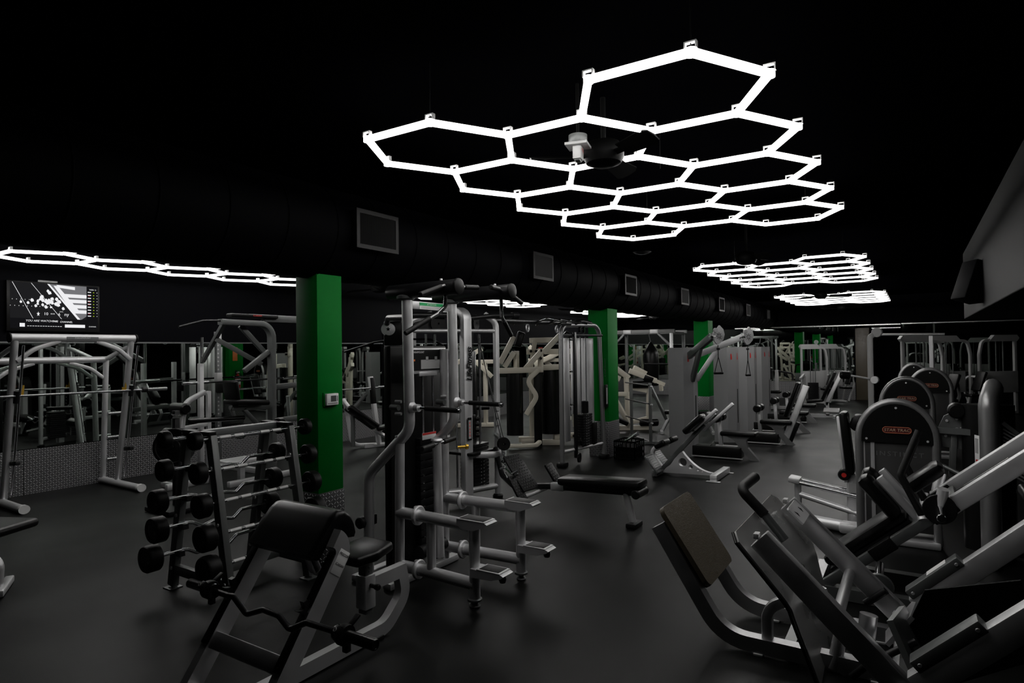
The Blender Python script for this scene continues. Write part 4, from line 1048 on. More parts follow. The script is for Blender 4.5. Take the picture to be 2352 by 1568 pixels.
part('selector', MB().cyl((-4.34, 8.84, .76), (-4.34, 8.84, .95), .055, n=18, bev=.01), 'black_plastic', t2)
part('scale_plate', MB().box((-4.20, 9.33, 1.0), (.03, .09, .36), None, .008), 'black_plastic', t2)
part('scale', MB().box((-4.182, 9.32, 1.0), (.004, .045, .26), None), 'paper_grey', t2)
part('low_pulley', (lambda m: (pulley(m, (-4.34, 8.62, .10), (1, .2, 0), .075), pulley(m, (-4.34, 8.72, .34), (1, .2, 0), .07), m)[-1])(MB()), 'black_gloss', t2)
part('side_lettering', MB().text('LifeFitness', (-4.205, 9.31, 1.45), (0, 0, 1), (0, -1, 0), .07, .001, .25), 'ink', t2)
# the bridge belongs to tower two's head
tb_ = part('bridge_beam', MB().oval([(-4.30, 6.30, 2.12), (-4.40, 8.50, 2.15)], .05, .07, (0, 0, 1)), 'black_metal', t2)
for y in (7.35, 7.75, 8.05):
    x = -4.30 - .1 * (y - 6.3) / 2.2
    part('bridge_grip', MB().tube([(x + .03, y, 2.13), (x + .25, y - .10, 2.17), (x + .42, y + .12, 2.12)], .016, .04, 10), 'chrome', tb_)
    part('bridge_grip', MB().tube([(x - .03, y, 2.13), (x - .25, y - .10, 2.17), (x - .42, y + .12, 2.12)], .016, .04, 10), 'black_metal', tb_)
for y in (7.15, 7.95): part('hook', MB().torus((-4.34, y, 2.05), (1, .2, 0), .05, .010, 16, 8), 'silver', tb_)
# crate of cable attachments at the foot of column two
t = thing('milk_crate', 'black plastic crate of cable attachments at the foot of the second column', 'crate', (-4.0, 9.5, 0))
m = MB(); x0, x1, y0, y1, h = -4.06, -3.72, 9.30, 9.70, .30
for (a, b) in (((x0, y0), (x1, y0)), ((x1, y0), (x1, y1)), ((x1, y1), (x0, y1)), ((x0, y1), (x0, y0))):
    A, B = V((*a, 0)), V((*b, 0))
    for z in (.015, .10, .19, .285): m.beam(A + V((0, 0, z)), B + V((0, 0, z)), .012, .026, (0, 0, 1))
    for k in range(6): p = A.lerp(B, k / 5); m.beam(p + V((0, 0, .003)), p + V((0, 0, .295)), .014, .014, (1, 0, 0))
m.bx((x0, y0, .0), (x1, y1, .012)).bx((x0 + .012, y0 + .012, .01), (x1 - .012, y1 - .012, .2))
part('basket', m, 'fan_black', t)
for i, (a, b) in enumerate((((-3.95, 9.4, .26), (-3.78, 9.6, .37)), ((-3.98, 9.5, .25), (-3.80, 9.64, .40)))):
    tag(MB().cyl(a, b, .014, n=10).cyl(b, V(b) + V((.03, -.05, .01)), .018, n=10).obj('pull_attachment', 'chrome', (0, 0, 0), None), ('longer', 'shorter')[0 if i else 1] + ' chrome cable handle sticking out of the black crate', 'cable handle', 'attachments in the crate')
# ------------------------------------------------------------------ cream plate-loaded machines
def bars(name, segs, w, h, m_, par, up=(0, 0, 1), bev=.006):
    for a, b in segs: part(name, MB().beam(a, b, w, h, up, bev), m_, par)
t = thing('cream_press_machine', 'cream-framed press machine with black weight shields, between the two cable towers', 'gym machine', (-5.9, 10.0, 0))
FX_, RX_ = V((.832, .555, 0)), V((-.555, .832, 0))          # across and away, as the machine is turned in the room
def cm(a, b, z): return V((-5.72, 9.755, 0)) + FX_ * a + RX_ * b + V((0, 0, z))
part('shield', MB().oval([cm(-.42, .05, .22), cm(-.42, .05, 1.35)], .30, .16, tuple(RX_)), 'black_gloss', t)
part('shield', MB().oval([cm(.26, .35, .20), cm(.26, .35, 1.40)], .36, .20, tuple(RX_)), 'black_gloss', t)
part('shield_post', MB().box(cm(.0, .12, .70), (.14, .12, 1.36), rot('Z', 33.7), .01), 'black_plastic', t)
bars('top_beam', [(cm(-.72, .0, 1.385), cm(.10, .0, 1.40)), (cm(-.18, .45, 1.72), cm(.85, .45, 1.72)), (cm(-.12, .5, 1.93), cm(.50, .5, 1.94)), (cm(.02, .1, 1.43), cm(.72, .4, 1.44))], .07, .10, 'cream', t)
part('curved_arm', MB().rtube([cm(-.10, .45, .08), cm(-.10, .45, 1.45), cm(-.02, .45, 1.92)], .085, .06, tuple(RX_), .12, .012), 'cream', t)
part('curved_arm', MB().rtube([cm(.56, .5, 1.94), cm(.47, .5, 1.60), cm(.70, .5, .80), cm(.72, .5, .30)], .085, .06, tuple(RX_), .12, .012), 'cream', t)
part('curved_arm', MB().rtube([cm(.02, -.02, 1.40), cm(-.20, -.05, 1.20), cm(-.02, -.05, .92), cm(-.22, -.05, .60)], .085, .06, tuple(RX_), .12, .012), 'cream', t)
bars('upright', [(cm(.80, .55, .06), cm(.80, .55, 1.92)), (cm(.06, .1, 1.42), cm(.06, .1, 1.78)), (cm(-.38, .1, 1.40), cm(-.38, .1, 1.74))], .08, .08, 'cream', t, (0, 1, 0))
bars('lever_arm', [(cm(-.22, .0, 1.42), cm(.08, .05, 1.74)), (cm(.10, .05, 1.70), cm(.42, .1, 2.02)), (cm(-.68, .0, 1.52), cm(-.42, .05, 2.0)), (cm(-.60, .05, 1.45), cm(-.42, .05, 1.72))], .07, .09, 'cream', t)
for c_, q_ in ((cm(.50, .12, 1.95), 40), (cm(-.32, .08, 1.95), 18)): part('grip_pad', MB().pad(c_, (.14, .16, .28), rot('Z', 33.7) @ rot('Y', q_), .03), 'vinyl', t)
bars('base_beam', [(cm(-.30, .3, .05), cm(.42, .3, .05)), (cm(.30, .32, .15), cm(.85, .5, .15)), (cm(-.35, .35, .10), cm(-.02, .35, .10))], .09, .10, 'cream', t)
part('base_tube', MB().rtube([cm(-.55, -.18, .06), cm(-.06, -.14, .06), cm(.02, .0, .10)], .08, .07, (0, 0, 1), .06, .02), 'cream', t)
for p in (cm(-.10, .41, 1.73), cm(.0, .41, 1.73), cm(.06, .06, 1.74), cm(.06, .06, 1.60), cm(.50, .3, .15), cm(.68, .38, .15), cm(.72, .46, .95)): part('pivot_bolt', MB().cyl(p, p - RX_ * .05, .026, n=12), 'black_plastic', t)
part('warning_sticker', MB().box(cm(.06, .055, 1.79), (.075, .004, .02), rot('Z', 33.7)), 'red', t)
part('seat', MB().pad(cm(.55, .95, .62), (.4, .36, .08), rot('Z', 33.7), .03), 'vinyl', t)
t = thing('cream_row_machine', 'cream lever machine with open arms right of the second green column', 'gym machine', (-5.3, 12.7, 0))
bars('lever_arm', [((-5.85, 12.35, 1.72), (-5.2, 12.75, 1.12)), ((-5.95, 12.25, 1.42), (-5.35, 12.62, 1.10)), ((-5.2, 12.78, 1.28), (-4.72, 13.1, 1.05)), ((-5.15, 12.9, 1.34), (-4.95, 13.1, 1.2))], .09, .11, 'cream', t)
bars('upright', [((-5.62, 12.45, .06), (-5.70, 12.42, 1.62)), ((-5.22, 12.74, .06), (-5.25, 12.72, 1.14)), ((-5.55, 12.5, .9), (-5.18, 12.7, .12))], .09, .09, 'cream', t, (0, 1, 0))
bars('cross_beam', [((-5.9, 12.3, 1.66), (-5.5, 12.6, 1.66)), ((-5.6, 12.48, .78), (-5.2, 12.74, .78)), ((-5.2, 12.76, .92), (-4.9, 13.0, .84)), ((-5.2, 12.76, .16), (-4.85, 13.05, .26)), ((-4.88, 13.02, .2), (-4.86, 13.04, .9))], .07, .09, 'cream', t)
part('base_beam', MB().beam((-5.75, 12.4, .05), (-4.8, 13.05, .05), .09, .09), 'cream', t)
for a, b in (((-4.74, 13.08, 1.06), (-4.56, 13.18, .97)), ((-4.62, 13.12, .98), (-4.62, 13.14, .84))): part('lever_end', MB().beam(a, b, .07, .08), 'cream', t)
part('grip_pad', MB().beam((-4.95, 12.95, 1.15), (-4.78, 13.06, 1.06), .10, .13, (0, 0, 1), .02), 'vinyl', t)
for c_ in ((-4.98, 12.88, .98), (-4.85, 12.98, .16)): part('roller', MB().cyl(V(c_) - V((.16, .12, 0)), V(c_) + V((.16, .12, 0)), .08, n=18, bev=.02), 'vinyl', t)
part('seat', MB().pad((-5.35, 12.3, .30), (.55, .4, .10), rot('Z', 35) @ rot('Y', 25), .03), 'vinyl', t)
t = thing('cream_curl_machine', 'cream lever machine standing farthest back along the left mirror', 'gym machine', (-7.6, 13.6, 0))
bars('lever_arm', [((-8.1, 13.4, 1.85), (-7.6, 13.7, 1.3)), ((-7.9, 13.3, 1.4), (-7.3, 13.8, 1.75)), ((-7.6, 13.7, 1.3), (-7.1, 14.0, 1.15))], .09, .11, 'cream', t)
bars('upright', [((-7.9, 13.5, .06), (-7.95, 13.5, 1.6)), ((-7.45, 13.75, .06), (-7.45, 13.75, 1.35))], .09, .09, 'cream', t, (0, 1, 0))
bars('cross_beam', [((-8.1, 13.35, 1.5), (-7.3, 13.85, 1.5)), ((-7.9, 13.5, .05), (-7.2, 13.9, .05))], .08, .09, 'cream', t)
part('weight_shield', MB().bx((-7.75, 13.4, .1), (-7.5, 13.65, 1.25), .02), 'black_plastic', t)
t = thing('cream_fly_machine', 'cream-framed lever machine by the left mirror past the doorway', 'gym machine', (-8.7, 11.6, 0))
bars('lever_arm', [((-8.9, 11.4, 1.45), (-8.4, 11.8, 1.8)), ((-8.5, 11.7, 1.5), (-8.2, 11.9, 1.15))], .08, .10, 'cream', t)
bars('upright', [((-8.9, 11.4, .06), (-8.9, 11.4, 1.55)), ((-8.35, 11.85, .06), (-8.35, 11.85, 1.5))], .08, .08, 'cream', t, (0, 1, 0))
bars('cross_beam', [((-9.0, 11.35, 1.5), (-8.2, 11.95, 1.5)), ((-9.0, 11.35, .05), (-8.2, 11.95, .05))], .08, .09, 'cream', t)
part('weight_shield', MB().oval([(-8.6, 11.62, .1), (-8.6, 11.62, 1.35)], .16, .36, (.35, 1, 0)), 'black_gloss', t)
part('seat', MB().pad((-8.1, 11.3, .5), (.4, .36, .08), rot('Z', 35), .03), 'vinyl', t)
# ------------------------------------------------------------------ slim bar stand and power rack with a heavy bag
t = thing('bar_stand', 'slim grey post stand with black bars across it, right of the second column', 'barbell rack', (-4.3, 11.4, 0))
part('post', MB().beam((-4.10, 11.05, .02), (-4.10, 11.05, 1.12), .05, .05, (0, 1, 0), .005), 'gunmetal', t)
part('post', MB().beam((-4.75, 11.75, .02), (-4.75, 11.75, 1.12), .05, .05, (0, 1, 0), .005), 'gunmetal', t)
part('base', MB().beam((-4.10, 11.05, .03), (-4.75, 11.75, .03), .06, .05).beam((-4.3, 10.9, .03), (-3.9, 11.2, .03), .05, .04), 'gunmetal', t)
for z in (1.05, .72, .38):
    part('peg', MB().cyl((-4.10, 11.05, z), (-4.04, 11.0, z + .01), .016, n=8), 'silver', t)
    tag(MB().cyl((-4.86, 11.73, z + .036), (-4.06, 10.87, z + .036), .0125, n=10).obj('weight_bar', 'black_metal', (0, 0, 0), None), {1.05: 'top', .72: 'middle', .38: 'lowest'}[z] + ' black bar on the slim post stand', 'barbell', 'bars on the post stand')
t = thing('power_rack', 'silver-beamed power rack with a heavy bag, beyond the bar stand', 'gym machine', (-5.2, 16.2, 0))
xa, xb, ya, yb = -6.95, -5.3, 15.9, 16.9
for (x, y) in ((xa, ya), (xb, ya), (xa, yb), (xb, yb)):
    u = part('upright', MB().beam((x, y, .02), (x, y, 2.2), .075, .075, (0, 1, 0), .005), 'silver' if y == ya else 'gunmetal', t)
    m = MB()
    for k in range(22): m.box((x + .038, y, .4 + .075 * k), (.003, .02, .03))
    part('holes', m, 'white_metal', u)
part('top_beam', MB().beam((xa - .1, ya, 2.2), (xb + .1, ya, 2.2), .09, .10, (0, 0, 1), .008), 'white_metal', t)
part('top_beam', MB().beam((xa - .1, yb, 2.2), (xb + .1, yb, 2.2), .08, .09, (0, 0, 1), .008), 'silver', t)
for x in (xa, xb): part('side_beam', MB().beam((x, ya, 2.15), (x, yb, 2.15), .07, .08, (0, 0, 1), .008), 'gunmetal', t)
for (x, s) in ((xa, 1), (xb, -1)): part('corner_brace', MB().beam((x, ya, 1.8), (x + s * .38, ya, 2.17), .05, .06, (0, 1, 0), .006), 'white_metal', t)
for x in (-6.5, -5.75): part('clamp', MB().box((x, ya, 2.2), (.22, .1, .11), None, .006), 'silver', t)
part('bar_support', MB().cyl((-6.0, 15.8, 1.35), (-5.2, 15.8, 1.35), .02, n=10), 'black_metal', t)
t = thing('heavy_bag', 'black heavy bag hanging from the silver power rack beam', 'punching bag', (-5.95, 16.1, 1.6))
part('bag', MB().lathe((-5.95, 16.15, .75), (0, 0, 1), [(0, 0), (.17, .01), (.20, .05), (.20, .85), (.17, .95), (.04, 1.16), (.02, 1.18), (0, 1.18)], 24), 'vinyl', t)
part('hanger', MB().cyl((-5.95, 16.15, 1.93), (-5.95, 15.97, 2.19), .012, n=8), 'silver', t)
t = thing('flat_bench', 'black flat bench on silver legs, between the bar stand and the first silver tower', 'weight bench', (-4.0, 12.6, 0))
part('pad', MB().pad((-3.95, 12.75, .44), (.9, .30, .07), rot('Z', 20), .025), 'vinyl', t)
for s in (-1, 1): part('leg', MB().beam(V((-3.95, 12.75, .40)) + V((.3 * s, .1 * s, 0)), V((-3.95, 12.75, .03)) + V((.48 * s, .16 * s, 0)), .05, .08, (0, 1, 0), .006).beam(V((-3.95 + .48 * s, 12.75 + .16 * s, .03)) - V((.06, -.16, 0)), V((-3.95 + .48 * s, 12.75 + .16 * s, .03)) + V((.06, -.16, 0)), .06, .05), 'silver', t)
part('lift_post', MB().beam((-4.3, 12.5, .3), (-4.55, 12.35, .95), .05, .07, (0, 1, 0), .005).beam((-4.05, 12.9, .3), (-4.3, 13.0, .95), .05, .07, (0, 1, 0), .005), 'gunmetal', t)
# ------------------------------------------------------------------ hyperextension bench
t = thing('hyperextension_bench', 'silver hyperextension bench with round holes in its base plate, on the aisle floor', 'weight bench', (-2.6, 8.45, 0))
Y = 8.50
arc = []
for k in range(13):
    f = k / 12; arc.append((-2.70 + .44 * f, .34 - .26 * (1 - (1 - f) ** 2.2)))
outer = [(-3.03, .03), (-2.27, .05)] + arc[::-1] + [(-2.78, .28), (-2.86, .15)]
def circ(cx_, cz_, r, n=20): return [(cx_ + r * math.cos(2 * PI * k / n), cz_ + r * math.sin(2 * PI * k / n)) for k in range(n)]
part('base_plate', MB().prism(outer, (0, Y, 0), (1, 0, 0), (0, 0, 1), .07, [circ(-2.695, .195, .058), circ(-2.585, .14, .03), circ(-2.49, .11, .018), circ(-2.43, .095, .011)]), 'silver', t)
part('front_foot', MB().beam((-2.24, Y - .20, .05), (-2.24, Y + .50, .05), .09, .08, (0, 0, 1), .006), 'silver_bright', t)
for y in (Y - .2, Y + .5): part('floor_tab', MB().box((-2.24, y, .006), (.18, .06, .008), None, .002), 'silver', t)
part('rear_foot', MB().beam((-3.02, Y - .25, .05), (-3.02, Y + .25, .05), .08, .08, (0, 0, 1), .006), 'gunmetal', t)
part('main_beam', MB().beam((-3.0, Y, .06), (-2.40, Y, .73), .06, .075, (0, 1, 0), .006), 'silver_dark', t)
part('slide_tube', MB().beam((-2.52, Y, .60), (-2.26, Y, .88), .045, .06, (0, 1, 0), .005), 'silver_bright', t)
for (a, b, yy) in (((-2.50, .66), (-2.20, .94), Y - .13), ((-2.46, .62), (-2.06, 1.0), Y + .16)): part('handle_arm', MB().beam((a[0], yy, a[1]), (b[0], yy, b[1]), .045, .06, (0, 1, 0), .006), 'silver', t)
for yy in (Y - .15, Y + .16): part('hip_pad', MB().beam((-2.62, yy, .62), (-2.36, yy, .86), .20, .09, (-.7, 0, .7), .035), 'vinyl', t)
for yy in (Y - .17, Y + .17):
    part('calf_pad', MB().pad((-2.93, yy, .45), (.17, .24, .085), rot('Y', -28), .03), 'vinyl', t)
part('pad_arm', MB().rtube([(-3.0, Y, .10), (-3.16, Y, .30), (-3.02, Y, .42), (-2.9, Y, .43)], .05, .06, (0, 1, 0), .08, .01), 'silver', t)
for yy in (Y - .17, Y + .17):
    fp = part('foot_plate', MB().beam((-3.14, yy, .28), (-2.96, yy, .06), .26, .022, (.7, 0, .6), .004), 'silver_dark', t)
    m = MB()
    for k in range(9): p = V((-3.13, yy, .275)).lerp(V((-2.97, yy, .075)), k / 8) + V((.010, 0, .008)); m.beam(p - V((0, .11, 0)), p + V((0, .11, 0)), .008, .006, (.7, 0, .6))
    part('tread_ribs', m, 'silver_mid', fp)
# ------------------------------------------------------------------ row of silver single-tower pulley machines
def tower(name, label, x, y, arms=False, seatx=-2.32, back=False, grp='silver tower machines in the row'):
    t = thing(name, label, 'gym machine', (x, y, 0), grp)
    hexa = [(.19, -.12), (.19, .12), (.06, .21), (-.19, .21), (-.19, -.21), (.06, -.21)]
    m = MB().prism(hexa, (x, y, .88), (1, 0, 0), (0, 1, 0), 1.76)
    sh = part('tower_shell', m, 'tower_grey', t, None, 25)
    part('cable_slot', MB().bx((x + .185, y - .03, .35), (x + .192, y + .03, .98), .003), 'ink', sh)
    mk = MB().prism([(-.02, -.06), (.01, -.06), (.012, -.02), (.03, -.05), (.045, -.05), (.02, .01), (.0, .07), (-.02, .06), (-.008, .02), (-.02, -.01)], (x + .1915, y, 1.58), (0, 1, 0), (0, 0, 1), .002)
    part('figure_mark', mk, 'red', sh)
    a = V((.125, -.165, 0)); 
    part('figure_mark', MB().prism([(-.015, -.05), (.01, -.05), (.02, -.02), (.0, .06), (-.015, .05)], V((x, y, 1.58)) + V((.127, -.167, 0)), (.57, .82, 0), (0, 0, 1), .004), 'red', sh)
    part('base_slab', MB().bx((x - .1, y - .14, .02), (seatx + .06, y + .14, .19), .01), 'black_plastic', t)
    part('base_edge', MB().bx((x - .1, y - .15, .02), (seatx + .1, y - .138, .035)).bx((x + .5, y - .03, .19), (seatx, y + .03, .205)), 'silver_bright', t)
    # slanted leg that carries the seat
    part('seat_leg', MB().prism([(-.10, .36), (.26, .36), (.21, .30), (.235, .19), (.40, .0), (.27, .0), (.02, .30)], (seatx - .08, y, 0), (1, 0, 0), (0, 0, 1), .09), 'silver_mid', t, None, 25)
    part('seat', MB().pad((seatx + .02, y, .40), (.54, .26, .075), None, .03), 'vinyl', t)
    part('roller_post', MB().beam((x + .58, y, .2), (x + .56, y, .60), .06, .06, (0, 1, 0), .006), 'silver', t)
    for s in (-1, 1): part('knee_roller', MB().cyl((x + .56, y + s * .05, .64), (x + .56, y + s * .21, .64), .065, n=18, bev=.015), 'vinyl', t)
    part('pull_grip', MB().tube([(x + .40, y - .12, .14), (x + .5, y + .02, .30), (x + .38, y + .08, .16)], .008, .05, 8), 'chrome', t)
    if back:
        part('back_frame', MB().beam((seatx + .14, y, .02), (seatx + .52, y, 1.06), .07, .11, (1, 0, 0), .008), 'silver_bright', t)
        part('back_frame_plate', MB().beam((seatx + .20, y + .03, .06), (seatx + .34, y + .03, .42), .09, .14, (1, 0, 0), .008), 'black_plastic', t)
        part('back_pad', MB().beam((seatx + .18, y, .50), (seatx + .40, y, 1.12), .26, .075, (1, 0, 0), .03), 'vinyl', t)
    if arms:
        for s, tip in ((-1, (-2.62, y - .42, 1.93)), (1, (-2.36, y + .40, 1.92))):
            a0 = V((x + .10, y + s * .12, 1.60)); a1 = V(tip)
            arm = part('pulley_arm', MB().beam(a0, a1, .075, .10, (0, 0, 1), .006), 'silver_dark' if s < 0 else 'silver_bright', t)  # arm and brace on the dark side: shade put into a darker metal colour
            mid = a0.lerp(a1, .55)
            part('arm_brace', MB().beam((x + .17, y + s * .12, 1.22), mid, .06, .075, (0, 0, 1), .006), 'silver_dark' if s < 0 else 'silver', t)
            part('arm_neck', MB().cyl(a1.lerp(a0, .06), a1 + (a1 - a0).normalized() * .04, .04, n=14), 'chrome', arm)
            sec = [(0.0, .13)] + [(.24 * math.cos(R(q)) - .02, .24 * math.sin(R(q)) + .04) for q in (62, 30, 0, -30, -60, -80)] + [(-.05, -.12), (-.08, -.02), (-.06, .10)]
            d = V((.85, -.53, 0)); dsc = a1 + V((.05, .03, .0))
            pk = part('pulley_disc', MB().prism([(p * .75, q * .66) for p, q in sec], dsc, (.53, .85, 0), (0, 0, 1), .03), 'silver_bright', t, None, 25)
            m = MB()
            for q in range(8):
                r_ = R(45 * q); e = V((.53, .85, 0)) * math.cos(r_) + V((0, 0, 1)) * math.sin(r_)
                c_ = dsc + d * .016 + V((.53, .85, 0)) * .05; m.beam(c_ + e * .018, c_ + e * .055, .007, .004, tuple(d))
            part('spoke_slots', m, 'ink', pk)
            part('pulley_hub', MB().cyl(dsc - V((.53, .85, 0)) * .02 + V((0, 0, .09)), dsc - V((.53, .85, 0)) * .02 + V((0, 0, .09)) + d * .03, .035, n=16), 'silver', pk)
            hx = dsc + V((.02, .04, -.14))
            hz = 1.36 if s < 0 else 1.30
            part('cable', MB().cyl(hx, (hx.x, hx.y, hz + .24), .007, n=8).lathe((hx.x, hx.y, hx.z - .03), (0, 0, -1), [(0, 0), (.024, .01), (.024, .04), (0, .05)], 12), 'black_metal', t)
            k = .06 if s < 0 else .035
            dd = V((.84, .54, 0)) * k
            st = part('strap_handle', MB().tube([V((hx.x, hx.y, hz + .25)), V((hx.x, hx.y, hz)) - dd], .006, 0, 6).tube([V((hx.x, hx.y, hz + .25)), V((hx.x, hx.y, hz)) + dd], .006, 0, 6), 'black_plastic', t)
            part('strap_grip', MB().cyl(V((hx.x, hx.y, hz)) - dd * 1.2, V((hx.x, hx.y, hz)) + dd * 1.2, .019, n=12, bev=.004), 'black_plastic', t)
    return t
tower('pulley_machine', 'nearest silver tower machine, with two raised pulley arms and hanging handles', -3.20, 10.20, True, -2.36)
tower('seated_row_machine', 'silver tower machine without arms, second in the row, behind the pulley arms', -2.98, 12.1, False, -2.14, True)
tower('seated_row_machine', 'silver tower machine third in the row, slim between its neighbours', -3.02, 13.9, False, -2.12, False)
tower('seated_row_machine', 'silver tower machine fourth and farthest in the row of towers', -3.10, 15.8, False, -2.2, False)
# ------------------------------------------------------------------ machines at the far end of the aisle
def arch_machine(label, x, y, rz, grp, sc=1.):
    t = thing('cable_column_machine', label, 'gym machine', (0, 0, 0), grp)
    part('head_plate', MB().prism([(-.42, 1.82), (.30, 1.82), (.16, 1.98), (-.42, 1.98), (-.48, 1.90)], (0, 0, 0), (1, 0, 0), (0, 0, 1), .12), 'white_metal', t)
    for s in (-.40,): part('front_post', MB().rtube([(s, 0, .02), (s, 0, 1.85)], .07, .07, (0, 1, 0), 0, .01), 'white_metal', t)
    part('bowed_post', MB().rtube([(.18, 0, 1.86), (.45, 0, 1.84), (.52, 0, 1.5), (.52, 0, .55), (.40, 0, .04)], .06, .08, (0, 1, 0), [0, .14, .2, .2, 0], .01), 'white_metal', t)
    part('rear_panel', MB().bx((-.36, .10, .55), (.46, .13, 1.08), .004), 'white_metal', t)
    part('weight_stack', stack(MB(), -.14, .20, -.02, .10, .10, 15), 'black_metal', t)
    for q in (-.06, .12): part('guide_rod', MB().cyl((q, .04, .08), (q, .04, 1.84), .014, n=8), 'gunmetal', t)
    part('cable', MB().cyl((.03, .04, .7), (.03, .04, 1.84), .006, n=6), 'black_metal', t)
    part('base', MB().rtube([(-.40, 0, .05), (.45, 0, .05)], .07, .06, (0, 0, 1), 0, .01).rtube([(.1, 0, .05), (.3, -.5, .05)], .06, .06, (0, 0, 1), 0, .01), 'white_metal', t)
    part('seat', MB().pad((.30, -.42, .50), (.32, .36, .07), None, .025), 'vinyl', t)
    part('back_pad', MB().pad((.44, -.42, .85), (.07, .32, .5), rot('Y', 20), .025), 'vinyl', t)
    part('seat_frame', MB().rtube([(.52, 0, .95), (.60, -.35, .92), (.60, -.42, .6), (.40, -.42, .06)], .05, .06, (0, 1, 0), .12, .01), 'white_metal', t)
    t.location = (x, y, 0); t.rotation_euler[2] = R(rz); t.scale = (sc, sc, .5 + sc / 2); ORIGIN[t.name] = V((x, y, 0))
    return t
G1 = 'white arched weight machines'
arch_machine('white arched weight machine at the far end of the aisle, left of its twin', -2.65, 21.2, 32, G1, .84)
arch_machine('white arched weight machine at the far end of the aisle, nearest the plate-clad wall', -2.22, 22.1, 32, G1, .84)
arch_machine('white arched weight machine behind the black-hooded row, right of the passage', .10, 17.4, 32, G1)
arch_machine('white arched weight machine in the dark right corner, left one of the pair', .72, 19.2, 30, G1)
arch_machine('white arched weight machine in the dark right corner, right one of the pair', 1.78, 19.8, 215, G1)
def inclined(label, x, y, k):
    t = thing('inclined_bench', label, 'weight bench', (x, y, 0))
    part('back_frame', MB().beam((x - .02, y, .30), (x + .34, y, 1.10), .07, .09, (1, 0, 0), .008), 'silver_bright', t)
    part('back_pad', MB().beam((x - .10, y, .42), (x + .20, y, 1.12), .24, .07, (1, 0, 0), .03), 'vinyl', t)
    part('seat', MB().pad((x - .25, y, .40), (.38, .26, .07), rot('Y', -8), .028), 'vinyl', t)
    part('base', MB().beam((x - .45, y, .04), (x + .22, y, .04), .07, .08).beam((x + .18, y - .25, .03), (x + .18, y + .25, .03), .06, .06).beam((x + .02, y, .05), (x + .02, y, .38), .07, .07, (0, 1, 0)), 'silver', t)
    if k: part('arm_bar', MB().rtube([(x - .55, y - .3, .95), (x - .5, y, 1.05), (x - .55, y + .3, .95)], .05, .06, (0, 0, 1), .1, .01).beam((x - .5, y, .1), (x - .5, y, 1.02), .07, .07, (0, 1, 0)), 'white_metal', t)
    if k: part('footrest', MB().box((x + .15, y - .45, .22), (.34, .22, .03), rot('X', 20), .005), 'white_metal', t)
    return t
inclined('inclined black seat with a footrest, by the aisle in front of the white arched machines', -1.85, 17.2, 1)
t = thing('arm_curl_machine', 'silver machine with a padded lever head, before the far plate-clad wall', 'gym machine', (-3.6, 19.0, 0))
part('post', MB().beam((-3.3, 19.0, .03), (-3.3, 19.0, 1.1), .09, .09, (0, 1, 0), .008), 'white_metal', t)
part('head', MB().pad((-3.6, 19.0, 1.0), (.35, .3, .36), None, .04), 'vinyl', t)
part('yoke', MB().rtube([(-4.1, 18.8, .7), (-4.05, 18.85, 1.02), (-3.3, 19.0, 1.08), (-2.9, 19.1, 1.0), (-2.9, 19.1, .8)], .05, .05, (0, 1, 0), .06, .01), 'black_metal', t)
part('base', MB().beam((-3.8, 18.8, .04), (-2.9, 19.2, .04), .08, .08), 'white_metal', t)
part('seat', MB().pad((-3.3, 18.7, .5), (.3, .3, .08), None, .03), 'vinyl', t)
t = thing('leg_machine', 'silver upright-framed machine by the passage with a foam roller on a long arm', 'gym machine', (-.9, 16.5, 0))
part('upright', MB().rtube([(-.85, 16.4, .02), (-.85, 16.4, 1.95), (-.70, 16.45, 2.05)], .12, .10, (0, 1, 0), [0, .08, 0], .02), 'white_metal', t)
part('top_wheel', MB().cyl((-.72, 16.36, 2.05), (-.70, 16.46, 2.05), .11, n=22, bev=.01), 'white_metal', t)
part('top_rail', MB().tube([(-.68, 16.4, 2.0), (.55, 16.45, 1.98)], .03, 0, 10).beam((.3, 16.5, .05), (.3, 16.5, 2.0), .07, .07, (0, 1, 0)), 'silver', t)
part('lever', MB().rtube([(-.75, 16.35, .98), (-1.25, 16.2, 1.08)], .04, .04, (0, 0, 1), 0, .01), 'silver_bright', t)
part('lever_hub', MB().cyl((-.78, 16.28, .98), (-.76, 16.36, .98), .08, n=18), 'silver', t)
part('foam_roller', MB().cyl((-1.25, 16.2, 1.08), (-1.45, 16.14, 1.10), .095, n=18, bev=.03), 'vinyl', t)
part('base', MB().beam((-.95, 16.2, .04), (.4, 16.6, .04), .09, .08), 'silver', t)
part('seat', MB().pad((-.4, 16.5, .55), (.45, .4, .09), None, .03), 'vinyl', t)
t = thing('wall_clock', 'round white clock on the far face of the second green column', 'clock', (-4.36, 9.85, 1.95))
part('case', MB().cyl((-4.37, 9.836, 1.98), (-4.37, 9.87, 1.98), .11, n=28, bev=.008), 'silver', t)
part('face', MB().cyl((-4.37, 9.87, 1.98), (-4.37, 9.873, 1.98), .095, n=28), 'paper', t)
part('hands', MB().beam((-4.37, 9.8745, 1.98), (-4.37, 9.8745, 2.04), .006, .002, (0, 1, 0)).beam((-4.37, 9.8745, 1.98), (-4.33, 9.8745, 1.96), .006, .002, (0, 1, 0)), 'ink', t)
# ------------------------------------------------------------------ sled leg press in the front right
def rail_at(x): return .20 + .965 * x                     # line of the slide rails in the X-Z plane
t = thing('leg_press', 'large silver sled leg press with worn brown board, front right', 'gym machine', (-.5, 4.0, 0))
